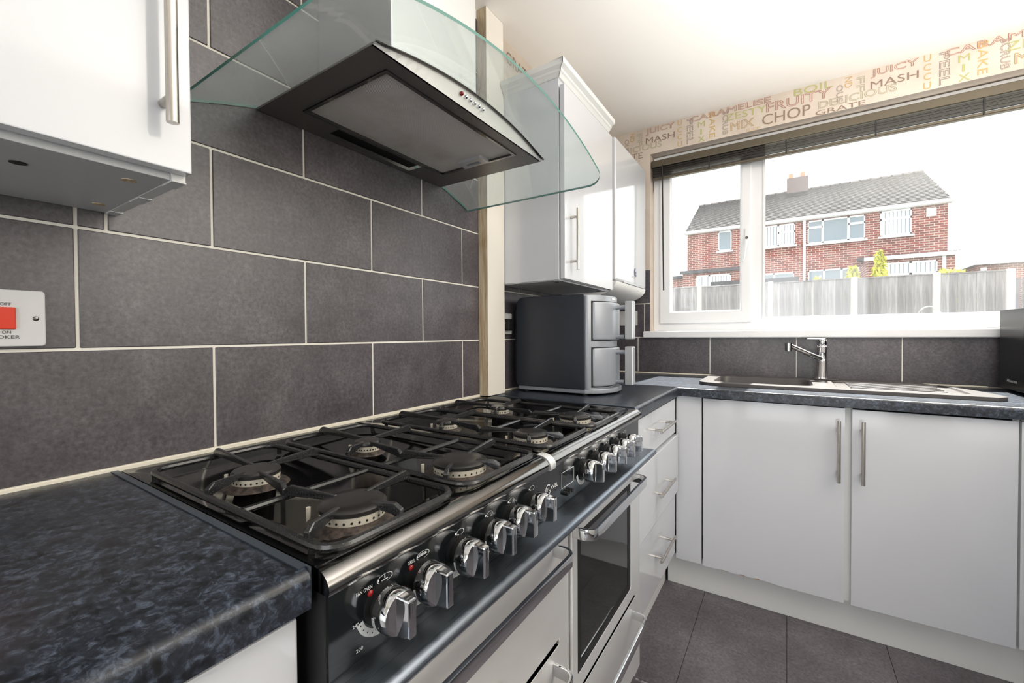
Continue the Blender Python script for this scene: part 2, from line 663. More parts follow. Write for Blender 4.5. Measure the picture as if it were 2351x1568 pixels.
def arc_band(bm, cy, cz, r0, r1, a0, a1, x, seg=16, ey=1.0, ez=1.0):
    """flat annular band on a plane facing +x"""
    prev = None
    for i in range(seg + 1):
        t = a0 + (a1 - a0) * i / seg
        a = bm.verts.new((x, cy + r0 * math.cos(t) * ey, cz + r0 * math.sin(t) * ez))
        b = bm.verts.new((x, cy + r1 * math.cos(t) * ey, cz + r1 * math.sin(t) * ez))
        if prev:
            bm.faces.new((prev[0], prev[1], b, a))
        prev = (a, b)


def bar_handle(name, axis, centre, length, stand_dir, parent, standoff=0.03, r=0.006):
    """round bar handle: bar along axis 'z' or 'y' or 'x', two posts back to the door"""
    c = Vector(centre)
    ax = {'x': Vector((1, 0, 0)), 'y': Vector((0, 1, 0)), 'z': Vector((0, 0, 1))}[axis]
    sd = Vector(stand_dir)
    bm = bmesh.new()
    addcyl(bm, c - ax * length / 2, c + ax * length / 2, r, seg=16)
    for s in (-1, 1):
        p = c + ax * s * length * 0.36
        addcyl(bm, p, p + sd * standoff, r * 0.8, seg=10)
    return mk(name, bm, 'bar', parent, smooth=True)


# ================================================================== SETTING
CEIL = 2.372
D = 1.98
Z0, TH, TL, YA = 0.9214, 0.2027, 0.4, -0.21
RX, RY = 2.34, -2.3

fl = struct(mk('floor', B((-0.12, RX, RY, D, -0.06, -0.003)), 'black'))
tile_me = None
bmt = B((0, 0.3035, 0, 0.6085, 0, 0.003))
bmesh.ops.bevel(bmt, geom=[e for e in bmt.edges], offset=0.0008, segments=1, affect='EDGES')
t0 = mk('floor_tile', bmt, 'vinyl', fl)
tme = t0.data
first = True
for i in range(-2, 6):
    for j in range(-5, 5):
        x = 0.69 + 0.305 * (i - 2)
        y = 1.09 + 0.61 * (j - 1) + (0.305 if i % 2 else 0)
        if x < 0.5 - 0.3 or x > 1.75 or y > 1.42 or y < -1.9:
            continue
        o = t0 if first else t0.copy()
        if not first:
            COL.objects.link(o)
        first = False
        o.location = (x, y, -0.003)
struct(mk('ceiling', B((-0.12, RX + 0.1, RY - 0.1, D + 0.3, CEIL, CEIL + 0.1)), 'ceiling'))

wl = struct(mk('wall_left', B((-0.12, -0.0025, RY, D, 0, CEIL)), 'grout'))
_tcache = {}


def wall_tile(parent, axis, a0, a1, b0, b1, face):
    """one tile; axis 'x': lies on the wall x=face, spans y a0..a1; axis 'y': wall y=face, spans x"""
    w, h = round(a1 - a0, 4), round(b1 - b0, 4)
    if w < 0.008 or h < 0.008:
        return
    key = (axis, w, h)
    if key not in _tcache:
        if axis == 'x':
            bm = B((-0.008, 0, 0, w, 0, h))
        else:
            bm = B((0, w, 0, 0.008, 0, h))
        bmesh.ops.bevel(bm, geom=list(bm.edges), offset=0.0012, segments=1, affect='EDGES')
        o = mk('tile', bm, 'tile', parent)
        _tcache[key] = o.data
    else:
        o = bpy.data.objects.new('tile', _tcache[key])
        COL.objects.link(o)
        o.parent = parent
    o.location = (face, a0, b0) if axis == 'x' else (a0, face, b0)


G = 0.0025


def tile_row(parent, axis, row, joints, lo, hi, face, ztop=None):
    z0 = Z0 + TH * row + G if row else 0.9165
    z1 = Z0 + TH * (row + 1) - G
    if ztop: z1 = min(z1, ztop)
    js = [lo - G] + [j for j in joints if lo + 0.01 < j < hi - 0.01] + [hi + G]
    for a, b in zip(js[:-1], js[1:]):
        wall_tile(parent, axis, a + G, b - G, z0, z1, face)


for row in range(7):
    base = YA if row % 2 == 0 else YA - 0.2
    js = [base + TL * k for k in range(-3, 3)]
    if row == 2:
        js += [-0.41, -0.372]
        js = sorted(js)
    tile_row(wl, 'x', row, js, -0.9, 0.687, 0.0, CEIL - 0.004)
for row in range(3):
    base = YA if row % 2 == 0 else YA - 0.2
    js = [base + TL * k for k in range(2, 6)]
    tile_row(wl, 'x', row, js, 0.80, D - 0.01, 0.0)
# wallpapered upper part of the left wall past the nib
mk('wallpaper', B((-0.0025, 0.0, 0.80, D, Z0 + 3 * TH, CEIL)), 'wallpaper', wl)
text('lettering', 'GRATE', (0.0012, 0.885, 2.283), 0.2, 0.05, '+x', 'ink_brown', wl)
text('lettering', 'JUICY', (0.0012, 1.14, 2.26), 0.17, 0.045, '+x', 'ink_red', wl, True)

# wood nib ending the cooker wall
bm = bmesh.new()
fs = addbox(bm, 0.0, 0.043, 0.687, 0.80, 0.912, CEIL - 0.001)
fs[2].material_index = 1
struct(mk('trim_1', bm, ['cream', 'rawwood'], None, bevel=0.0015))

# window wall with opening
OX0, OX1, OZ0, OZ1 = 0.302, 2.02, 1.122, 2.213
ww = struct(mk('wall_window', plate_holes('y', D, D + 0.20, [[(-0.12, 0), (RX, 0), (RX, CEIL), (-0.12, CEIL)],
                                                         [(OX0, OZ0), (OX1, OZ0), (OX1, OZ1), (OX0, OZ1)]]), 'wallpaper'))
mk('grout_bed', B((0.0, RX, D - 0.0055, D, Z0, Z0 + TH), (0.0, OX0, D - 0.0055, D, Z0 + TH, Z0 + 3 * TH)), 'grout', ww)
for row in range(3):
    js = [0.231 + TL * k for k in range(-1, 6)] if row == 0 else ([0.031, 0.27] if row == 1 else [0.19])
    hi = RX if row == 0 else OX0
    tile_row(ww, 'y', row, js, 0.002, hi, D - 0.008, OZ0 if row == 0 else None)
struct(mk('wall_right', B((RX, RX + 0.1, RY, D, 0, CEIL)), 'wall'))
bw = struct(mk('wall_back', plate_holes('y', RY - 0.1, RY, [[(-0.12, 0), (RX, 0), (RX, CEIL), (-0.12, CEIL)],
                                                          [(0.5, 0.02), (1.95, 0.02), (1.95, 2.1), (0.5, 2.1)]]), 'wall'))
dr = struct(mk('door_1', plate_holes('y', RY - 0.08, RY - 0.02, [[(0.5, 0.02), (1.95, 0.02), (1.95, 2.1), (0.5, 2.1)],
                                                                [(0.6, 0.15), (1.18, 0.15), (1.18, 2.0), (0.6, 2.0)],
                                                                [(1.27, 0.15), (1.85, 0.15), (1.85, 2.0), (1.27, 2.0)]]), 'upvc'))

# wallpaper lettering over the window, a repeat of 1.037 m
WORDS = [('JUICY', .276, 2.327, .165, .040, 'ink_red', 1), ('MASH', .276, 2.279, .165, .034, 'ink_brown', 0),
         ('CARAMELISE', .523, 2.339, .393, .03, 'ink_red', 1), ('ZESTY', .703, 2.296, .194, .036, 'ink_green', 0),
         ('FRUITY', .895, 2.290, .27, .046, 'ink_red', 1), ('MIX', .729, 2.238, .112, .044, 'ink_gold', 1),
         ('CHOP', .877, 2.228, .207, .053, 'ink_brown', 0), ('SLICE', .804, 2.200, .06, .028, 'ink_gold', 0),
         ('DELICIOUS', 1.116 - 1.037, 2.244, .29, .036, 'ink_pale', 1), ('GRATE', 1.104 - .0, 2.201, .19, .036, 'ink_brown', 0),
         ('BOIL', 1.015, 2.336, .156, .034, 'ink_green', 0)]
STACK = [('UCCUL', .457, 2.339, .024, .04, 'ink_gold'), ('MIX', .566, 2.300, .036, .041, 'ink_green')]
SIDE = [('PEEL', .507, 2.362, .14, .033, 'ink_grey', 1), ('BAKE', .624, 2.362, .135, .03, 'ink_gold', 0),
        ('SCRUB', .69, 2.352, .125, .028, 'ink_grey', 1), ('OUS', .148, 2.335, .08, .026, 'ink_grey', 1),
        ('ND', .181, 2.362, .05, .027, 'ink_gold', 0), ('FF', .225, 2.35, .07, .03, 'ink_pale', 1)]
YT = D - 0.0012
for rep in (-1, 0, 1):
    dx = rep * 1.037
    for wd, x, z, w, h, ink, ol in WORDS:
        if x + dx < 0.02 or x + dx + w > 2.3:
            continue
        if x + dx + w > OX0 and z < OZ1:
            h = z + h - OZ1 - 0.001
            z = OZ1 + 0.001
        if h > 0.008 and z + h < CEIL:
            text('lettering', wd, (x + dx, YT, z), w, h, '-y', ink, ww, bool(ol))
    for wd, x, z, w, pitch, ink in STACK:
        if x + dx < 0.02 or x + dx > 2.25:
            continue
        for k, ch in enumerate(wd):
            zz = z - pitch * k
            if zz > OZ1 and zz + .03 < CEIL:
                text('lettering', ch, (x + dx + (0.012 if ch == 'I' else 0), YT, zz), w if ch != 'I' else 0.008, 0.03, '-y', ink, ww)
    for wd, x, z, ln, h, ink, ol in SIDE:
        if x + dx < 0.02 or x + dx > 2.25:
            continue
        ln = min(ln, z - OZ1 - 0.003) if x + dx > OX0 - 0.04 else ln
        text('lettering', wd, (x + dx, YT, z), ln, h, '-y', ink, ww, bool(ol), rot=-PI / 2)

# ------------------------------------------------------------------ window
WY = 2.045      # room-side face of the frame
win = struct(mk('window_1', plate_holes('y', WY, WY + 0.07, [[(OX0 + .004, 1.162), (OX1 - .004, 1.162), (OX1 - .004, OZ1 - .004), (OX0 + .004, OZ1 - .004)],
                [(0.352, 1.212), (0.822, 1.212), (0.822, 2.15), (0.352, 2.15)], [(0.884, 1.226), (1.955, 1.226), (1.955, 2.15), (0.884, 2.15)]]), 'upvc', None, bevel=0.004))
sash = mk('opening_sash', plate_holes('y', WY - 0.012, WY + 0.05, [[(0.344, 1.206), (0.826, 1.206), (0.826, 2.155), (0.344, 2.155)],
                [(0.405, 1.272), (0.775, 1.272), (0.775, 2.085), (0.405, 2.085)]]), 'upvc', win, bevel=0.006)
bm = plate_holes('y', WY + 0.002, WY + 0.03, [[(0.398, 1.265), (0.782, 1.265), (0.782, 2.092), (0.398, 2.092)],
                [(0.41, 1.277), (0.77, 1.277), (0.77, 2.08), (0.41, 2.08)]])
mk('glazing_bead', bm, 'upvc', sash, bevel=0.002)
bm = plate_holes('y', WY - 0.006, WY + 0.02, [[(0.878, 1.22), (1.961, 1.22), (1.961, 2.156), (0.878, 2.156)],
                [(0.89, 1.232), (1.949, 1.232), (1.949, 2.144), (0.89, 2.144)]])
mk('glazing_bead', bm, 'upvc', win, bevel=0.003)
mk('pane', B((0.40, 0.78, WY + 0.025, WY + 0.029, 1.267, 2.09)), 'pane', sash)
mk('pane', B((0.88, 1.96, WY + 0.025, WY + 0.029, 1.222, 2.154)), 'pane', win)
bm = bmesh.new()
addprism(bm, rrect(0.797, 0.815, 1.635, 1.72, 0.008), 'y', WY - 0.022, WY - 0.012)
addtube(bm, [(0.806, WY - 0.028, 1.66), (0.804, WY - 0.04, 1.63), (0.797, WY - 0.042, 1.58), (0.79, WY - 0.04, 1.53)], [0.009, 0.008, 0.007, 0.005], 10)
hd = mk('window_handle', bm, 'upvc', sash, smooth=True)
bm = bmesh.new()
addcyl(bm, (0.806, WY - 0.034, 1.66), (0.806, WY - 0.041, 1.66), 0.0075, seg=14)
mk('keyhole', bm, 'darkchrome', sash, smooth=True)
# sill board
bm = bmesh.new()
addbox(bm, 0.266, RX, 1.952, D, 1.122, 1.160)
addbox(bm, OX0, OX1, D, WY + 0.02, 1.122, 1.162)
mk('window_sill', bm, 'upvc', win, bevel=0.006, bseg=3)

# ------------------------------------------------------------------ venetian blind, drawn up
bl = empty('venetian_blind', (1.15, 2.0, 2.07), 'dark metal venetian blind drawn up at the head of the window', 'blind')
mk('headrail', B((0.306, 2.012, 1.985, 2.02, 2.132, 2.172)), 'headrail', bl, bevel=0.004)
slat = None
for k in range(9):
    if slat is None:
        bm = bmesh.new()
        prof = [(1.985 + 0.026 * i / 5, 0.003 * math.sin(PI * i / 5)) for i in range(6)]
        pts = [(y, z) for y, z in prof] + [(y, z + 0.0025) for y, z in prof[::-1]]
        addprism(bm, pts, 'x', 0.312, 2.006)
        slat = mk('slat', bm, 'blind', bl, smooth=True)
        o = slat
    else:
        o = slat.copy()
        COL.objects.link(o)
    o.location = (0, random.uniform(-.002, .002), 2.122 - 0.0052 * k)
    o.rotation_euler = (0, 0, 0)
mk('bottom_rail', B((0.312, 2.006, 1.984, 2.012, 2.058, 2.072)), 'headrail', bl, bevel=0.005, bseg=3)
for x in (0.62, 0.98, 1.33, 1.68):
    mk('ladder_cord', B((x, x + 0.006, 1.981, 1.983, 2.058, 2.13)), 'black', bl)
bm = bmesh.new()
addcyl(bm, (0.372, 1.975, 2.125), (0.381, 1.972, 1.40), 0.0042, seg=8)
addcyl(bm, (0.372, 1.985, 2.14), (0.372, 1.975, 2.12), 0.0025, seg=6)
mk('tilt_wand', bm, 'black', bl, smooth=True)

# ================================================================== WORKTOPS
WZ0, WZ1 = 0.871, 0.910
WX = 0.59        # front of the left run
WYF = 1.353      # front of the window run
CK0, CK1 = -0.362, 0.722


def worktop(name, outer, holes, front, label):
    bm = plate_holes('z', WZ0, WZ1, [outer] + holes)
    bmesh.ops.recalc_face_normals(bm, faces=bm.faces)
    ed = [e for e in bm.edges if len(e.link_faces) == 2 and all(abs(v.co.z - WZ1) < 1e-5 for v in e.verts)
          and front(e.verts[0].co) and front(e.verts[1].co) and e.calc_face_angle(0) > 1]
    bmesh.ops.bevel(bm, geom=ed, offset=0.012, segments=5, profile=0.5, affect='EDGES')
    o = mk(name, bm, 'worktop', None, smooth=True)
    tag(o, label, 'worktop')
    return o


wt1 = worktop('worktop', [(0.004, -1.3), (WX, -1.3), (WX, CK0 - 0.006), (0.004, CK0 - 0.006)], [],
              lambda c: abs(c.x - WX) < 1e-4, 'dark blue-black granite-effect worktop in the near left corner')
BX0, BX1, BY0, BY1 = 0.70, 1.085, 1.545, 1.835      # sink bowl
wt2 = worktop('worktop', [(0.004, CK1 + 0.008), (WX, CK1 + 0.008), (WX, WYF), (1.70, WYF), (1.70, 0.2), (RX - 0.004, 0.2), (RX - 0.004, D - 0.01), (0.004, D - 0.01)],
              [[(BX0 - .02, BY0 - .02), (BX1 + .02, BY0 - .02), (BX1 + .02, BY1 + .02), (BX0 - .02, BY1 + .02)]],
              lambda c: abs(c.x - WX) < 1e-4 or abs(c.y - WYF) < 1e-4 or abs(c.x - 1.70) < 1e-4,
              'dark granite-effect worktop running from the cooker round the corner under the window')
bm = B((0.01, WX - 0.004, CK0 - 0.0055, CK0 - 0.003, WZ0 + .002, WZ1 + 0.001), (0.01, WX - 0.01, CK0 - 0.0135, CK0 - 0.004, WZ1, WZ1 + 0.0018))
mk('metal_end_strip', bm, 'strip', wt1)
bm = B((0.05, WX - 0.004, CK1 + 0.005, CK1 + 0.0075, WZ0 + .002, WZ1 + 0.001), (0.05, WX - 0.01, CK1 + 0.006, CK1 + 0.0155, WZ1, WZ1 + 0.0018))
mk('metal_end_strip', bm, 'strip', wt2)
# sealant beads along the wall
struct(tag(mk('trim_2', B((-0.002, 0.0055, -0.9, 0.686, WZ1 - 0.004, 0.917)), 'sealant', None, bevel=0.002)))
struct(tag(mk('trim_3', B((0.0, 1.7, D - 0.014, D - 0.008, WZ1, 0.917)), 'sealant', None, bevel=0.002)))
struct(tag(mk('trim_4', B((-0.002, 0.0055, 0.80, D - .02, WZ1, 0.917)), 'sealant', None, bevel=0.002)))


# ================================================================== BASE UNITS
def carcass(x0, x1, y0, y1, z0, z1, front):
    """open-fronted box of 16 mm board"""
    t = 0.016
    bs = [(x0, x1, y0, y1, z0, z0 + t)]
    if front == '+x':
        bs += [(x0, x1, y0, y0 + t, z0 + t, z1), (x0, x1, y1 - t, y1, z0 + t, z1), (x0, x0 + t, y0 + t, y1 - t, z0 + t, z1)]
    elif front == '-y':
        bs += [(x0, x0 + t, y0, y1, z0 + t, z1), (x1 - t, x1, y0, y1, z0 + t, z1), (x0 + t, x1 - t, y1 - t, y1, z0 + t, z1)]
    else:
        bs += [(x0, x1, y0, y0 + t, z0 + t, z1), (x0, x1, y1 - t, y1, z0 + t, z1), (x1 - t, x1, y0 + t, y1 - t, z0 + t, z1)]
    return B(*bs)


FX = 0.575   # face of fronts on the left run
# near-left base unit
u = empty('base_cabinet', (0.3, -0.67, 0.14), 'white base cabinet under the near left worktop', 'cabinet')
mk('body', carcass(0.03, FX - 0.02, -0.97, CK0 - 0.012, 0.14, WZ0 - 0.001, '+x'), 'white', u)
mk('door', B((FX - 0.018, FX, -0.968, CK0 - 0.012, 0.14, WZ0 - 0.012)), 'gloss_white', u, bevel=0.002)

# drawer unit between cooker and corner
u = empty('drawer_cabinet', (0.3, 1.05, 0.14), 'white three-drawer cabinet between the cooker and the corner', 'cabinet')
mk('body', carcass(0.03, FX - 0.02, CK1 + 0.035, 1.365, 0.14, WZ0 - 0.001, '+x'), 'white', u)
for z0, z1, hz in ((0.708, 0.858, 0.783), (0.448, 0.700, 0.545), (0.172, 0.441, 0.303)):
    d = mk('drawer_front', B((FX - 0.018, FX + (0.012 if 0.4 < z0 < 0.5 else 0.0), 0.775, 1.362, z0, z1)), 'gloss_white', u, bevel=0.002)
    bar_handle('handle', 'y', (FX + 0.03, 1.105, hz), 0.235, (-1, 0, 0), d, 0.03, 0.0055)

# sink unit with two doors, plus corner filler
CY = 1.373
u = empty('sink_cabinet', (1.15, 1.65, 0.137), 'white two-door cabinet under the sink with chipped lower edge', 'cabinet')
mk('body', carcass(0.685, 1.612, CY + 0.02, 1.95, 0.139, WZ0 - 0.001, '-y'), 'white', u)
mk('centre_post', B((1.168, 1.196, CY + 0.02, CY + 0.05, 0.155, WZ0 - .001)), 'white', u)


def chipped_door(x0, x1, z0, z1, amt, seed):
    rnd = random.Random(seed)
    bm = bmesh.new()
    pts = [(x0, z1), (x0, z0)]
    n = 26
    for i in range(1, n):
        t = i / n
        env = max(0.0, math.sin(PI * min(1, t * 1.6))) if t < 0.62 else 0.12
        pts.append((x0 + (x1 - x0) * t, z0 + amt * env * rnd.uniform(0.1, 1.0)))
    pts += [(x1, z0), (x1, z1)]
    addprism(bm, pts[::-1], 'y', CY, CY + 0.018)
    return bm


d1 = mk('door', chipped_door(0.687, 1.172, 0.137, WZ0 - 0.006, 0.008, 3), 'gloss_white', u)
mk('chipped_edge', B((0.735, 0.90, CY + 0.002, CY + 0.016, 0.1385, 0.1415)), 'chip', d1)
bar_handle('handle', 'z', (1.152, CY - 0.03, 0.707), 0.228, (0, 1, 0), d1)
d2 = mk('door', B((1.192, 1.605, CY, CY + 0.018, 0.137, WZ0 - 0.008)), 'gloss_white', u, bevel=0.0015)
bar_handle('handle', 'z', (1.222, CY - 0.03, 0.71), 0.228, (0, 1, 0), d2)
fp = mk('filler_panel', B((FX + 0.001, 0.681, CY + 0.002, CY + 0.02, 0.139, WZ0 - 0.001)), 'gloss_white', None, bevel=0.001)
tag(fp, 'narrow white corner filler panel between the drawers and the sink cabinet', 'panel')
u = empty('base_cabinet', (1.65, 1.6, 0.139), 'white cabinet at the right edge beyond the sink cabinet', 'cabinet')
mk('body', carcass(1.616, 1.70, CY + 0.02, 1.95, 0.139, WZ0 - 0.001, '-y'), 'white', u)
mk('door', B((1.611, 1.72, CY, CY + 0.018, 0.139, WZ0 - 0.008)), 'gloss_white', u, bevel=0.0015)
struct(mk('baseboard_window', B((0.53, 1.80, 1.422, 1.438, 0, 0.137)), 'white', None, bevel=0.001))
struct(mk('baseboard_left', B((0.505, 0.52, CK1 + 0.02, 1.42, 0, 0.137)), 'white', None, bevel=0.001))
# opposite run, seen only in reflections
u = empty('base_cabinet', (2.0, 0.75, 0.139), 'white two-door base cabinet standing opposite the range cooker', 'cabinet')
mk('body', carcass(1.738, RX - 0.01, 0.22, CY - 0.005, 0.139, WZ0 - 0.001, '-x'), 'white', u)
for k in range(2):
    mk('door', B((1.72, 1.737, 0.223 + 0.574 * k, 0.79 + 0.574 * k, 0.139, WZ0 - 0.008)), 'gloss_white', u, bevel=0.0015)
struct(mk('baseboard_right', B((1.80, 1.815, 0.22, 1.42, 0, 0.137)), 'white', None, bevel=0.001))

# ================================================================== WALL CUPBOARDS
u = empty('wall_cupboard', (0.14, -0.55, 1.352), 'white gloss wall cupboard with long bar handle at upper left', 'cupboard')
bm = B((0.004, 0.282, -0.752, -0.3745, 1.358, 2.06))
mk('body', bm, 'under', u, bevel=0.001)
mk('side_panel', B((0.004, 0.286, -0.374, -0.358, 1.3575, 2.06)), 'white', u, bevel=0.001)
d = mk('door', B((0.287, 0.306, -0.752, -0.358, 1.366, 2.06)), 'gloss_white', u, bevel=0.0015)
bar_handle('handle', 'z', (0.336, -0.389, 1.529), 0.228, (-1, 0, 0), d, 0.03, 0.0068)
for x, y in ((0.235, -0.405), (0.06, -0.395), (0.2, -0.5)):
    bm = bmesh.new()
    addcyl(bm, (x, y, 1.3572), (x, y, 1.3605), 0.008, seg=16)
    mk('screw_hole', bm, 'rawwood' if y > -.45 else 'dark', u)
for cx0, cx1 in ((0.12, 0.16), (0.25, 0.286), (0.004, 0.03)):
    mk('edge_chip', B((cx0, cx1, -0.3735, -0.3575, 1.3562, 1.3577)), 'white', u)

u = empty('wall_cupboard', (0.14, 1.05, 1.345), 'white gloss wall cupboard with cornice above the air fryer', 'cupboard')
mk('body', B((0.004, 0.282, 0.803, 1.315, 1.347, 2.085)), 'gloss_white', u, bevel=0.001)
d = mk('door', B((0.287, 0.306, 0.806, 1.312, 1.35, 2.06)), 'gloss_white', u, bevel=0.002)
bar_handle('handle', 'z', (0.336, 0.855, 1.50), 0.228, (-1, 0, 0), d)
mk('underside', B((0.01, 0.28, 0.81, 1.31, 1.3445, 1.347)), 'under', u)
for x, y in ((0.25, 0.85), (0.25, 1.27)):
    bm = bmesh.new()
    addcyl(bm, (x, y, 1.343), (x, y, 1.346), 0.009, seg=14)
    mk('hinge_cap', bm, 'grey_print', u)
bm = bmesh.new()
prof = [(0.0, 2.085), (0.288, 2.085), (0.296, 2.096), (0.302, 2.10), (0.302, 2.108), (0.318, 2.115), (0.318, 2.134), (0.0, 2.134)]
lo = [bm.verts.new((max(x, 0.004), 0.803 - max(0, x - 0.285), z)) for x, z in prof]
hi = [bm.verts.new((max(x, 0.004), 1.315, z)) for x, z in prof]
for i in range(len(prof)):
    j = (i + 1) % len(prof)
    bm.faces.new((lo[i], lo[j], hi[j], hi[i]))
bm.faces.new(hi)
# return of the cornice along the near side
side = [(0.803, 2.085), (0.795, 2.096), (0.789, 2.10), (0.789, 2.108), (0.776, 2.115), (0.776, 2.134)]
a = [bm.verts.new((0.046, y, z)) for y, z in side]
b = [bm.verts.new((0.285 + (0.803 - y), y, z)) for y, z in side]
for i in range(len(side) - 1):
    bm.faces.new((a[i], a[i + 1], b[i + 1], b[i]))
bm.faces.new((a[-1], b[-1], bm.verts.new((0.285, 0.803, 2.134)), bm.verts.new((0.046, 0.803, 2.134))))
bm.faces.new(a + [bm.verts.new((0.046, 0.803, 2.134))])
mk('cornice', bm, 'white', u)

# ================================================================== BOILER
u = empty('boiler', (0.15, 1.64, 1.33), 'white wall-hung boiler between the wall cupboard and the window', 'boiler')
mk('casing', B((0.004, 0.296, 1.385, 1.905, 1.405, 2.095)), 'gloss_white', u, bevel=0.012, bseg=3)
bm = bmesh.new()
pts = [(0.0, 1.403), (0.295, 1.403)]
for i in range(9):
    t = i / 8 * PI / 2
    pts.append((0.06 + 0.235 * math.cos(t) ** 0.8 if i < 8 else 0.06, 1.40 - 0.078 * math.sin(t)))
pts.append((0.0, 1.322))
bm2 = bmesh.new()
lo = [bm2.verts.new((max(x, .004), 1.39, z)) for x, z in pts]
hi = [bm2.verts.new((max(x, .004), 1.90, z)) for x, z in pts]
for i in range(len(pts)):
    j = (i + 1) % len(pts)
    bm2.faces.new((lo[i], lo[j], hi[j], hi[i]))
bm2.faces.new(lo)
bm2.faces.new(hi)
bm.free()
mk('lower_cover', bm2, 'white', u, smooth=True)
mk('display_strip', B((0.2965, 0.2985, 1.50, 1.86, 1.405, 1.413)), 'fryer_handle', u)
bm = bmesh.new()
arc_band(bm, 1.70, 1.478, 0.011, 0.024, 0.45 * PI, 1.8 * PI, 0.2972, 18)
mk('logo', bm, mat('logo_blue', srgb(40, 52, 96), 0.4), u)
mk('logo_dot', B((0.2962, 0.297, 1.697, 1.716, 1.473, 1.484)), bpy.data.materials['logo_blue'], u)
bm = B((0.2962, 0.2968, 1.63, 1.69, 1.452, 1.454), (0.2962, 0.2968, 1.64, 1.70, 1.446, 1.448))
mk('small_print', bm, 'ink_grey', u)

# ================================================================== COOKER HOOD
R, YC, ZC = 1.1, 0.178, 1.688
HX, HY0, HY1, HZ = 0.39, -0.12, 0.475, 1.645
zarc = lambda y: ZC - (y - YC) ** 2 / (2 * R)
u = empty('cooker_hood', (0.2, YC, HZ), 'curved glass and stainless steel cooker hood on the tiled wall', 'cooker hood')
bm = bmesh.new()
loops = [[(0.002, HY0), (HX, HY0), (HX, HY1), (0.002, HY1)],
         [(0.083, -0.062), (0.356, -0.062), (0.356, 0.395), (0.083, 0.395)],
         [(0.022, 0.035), (0.074, 0.035), (0.074, 0.313), (0.022, 0.313)]]
fill_with_holes(bm, 'z', HZ, loops)
# side and rear walls up to the glass
n = 24
ys = [HY0 + (HY1 - HY0) * i / n for i in range(n + 1)]
for xx in (0.002,):
    lo = [bm.verts.new((xx, y, HZ)) for y in ys]
    hi = [bm.verts.new((xx, y, max(HZ + .002, zarc(y) - 0.001))) for y in ys]
    for i in range(n):
        bm.faces.new((lo[i], lo[i + 1], hi[i + 1], hi[i]))
for y in (HY0, HY1):
    bm.faces.new([bm.verts.new(p) for p in ((0.002, y, HZ), (HX, y, HZ), (HX, y, HZ + 0.005), (0.002, y, HZ + 0.005))])
mk('underside', bm, 'hood_black', u)
bm = bmesh.new()
xf = 0.0
lo, hi, lo2, hi2 = [], [], [], []
for y in ys:
    xb = HX
    z1 = max(HZ + 0.004, zarc(y) - 0.001)
    lo.append(bm.verts.new((xb, y, HZ)))
    hi.append(bm.verts.new((xb + 0.006, y, z1)))
    lo2.append(bm.verts.new((xb - 0.004, y, HZ)))
    hi2.append(bm.verts.new((xb - 0.004, y, z1)))
for i in range(n):
    bm.faces.new((lo[i], lo[i + 1], hi[i + 1], hi[i]))
    bm.faces.new((hi[i], hi[i + 1], hi2[i + 1], hi2[i]))
    bm.faces.new((lo2[i], lo2[i + 1], lo[i + 1], lo[i]))
fas = mk('fascia', bm, 'steel', u)
bm = bmesh.new()
addtube(bm, [(HX + 0.008, y, max(HZ + 0.004, zarc(y) - 0.002)) for y in ys], 0.003, 6)
mk('fascia_trim', bm, 'darkchrome', u, smooth=True)
for k in range(6):
    bm = bmesh.new()
    yb = 0.112 + 0.0155 * k
    addlathe(bm, [(0.0045, 0), (0.0045, 0.003), (0.003, 0.006), (0.0005, 0.0065)], (HX + 0.003, yb, 1.668), 'x', 14)
    mk('push_button', bm, 'lamp_red' if k == 0 else 'chrome', fas, smooth=True)
# filter
mk('filter_frame', plate_holes('z', HZ - 0.003, HZ + 0.012, [[(0.083, -0.062), (0.356, -0.062), (0.356, 0.395), (0.083, 0.395)],
    [(0.091, -0.054), (0.348, -0.054), (0.348, 0.387), (0.091, 0.387)]]), 'darkchrome', u)
flt = mk('grease_filter', B((0.09, 0.349, -0.055, 0.388, HZ + 0.003, HZ + 0.008)), 'filter', u)
bm = plate_holes('z', HZ - 0.004, HZ + 0.003, [rrect(0.18, 0.268, 0.347, 0.391, 0.006), rrect(0.2, 0.245, 0.365, 0.381, 0.003)])
mk('filter_catch', bm, 'fryer_handle', flt)
mk('vent_slot', B((0.02, 0.076, 0.033, 0.315, HZ + 0.01, HZ + 0.014)), 'dark', u)
# chimney duct cover
mk('chimney', B((0.002, 0.268, 0.03, 0.33, ZC + 0.006, CEIL - 0.001)), 'steelv', u, bevel=0.003)
# glass canopy
bm = bmesh.new()
GY0, GY1, GX = -0.268, 0.624, 0.528
NY, T = 48, 0.006
outl = rrect(0.002, GX, GY0, GY1, (0, 0.055, 0.055, 0), 8)
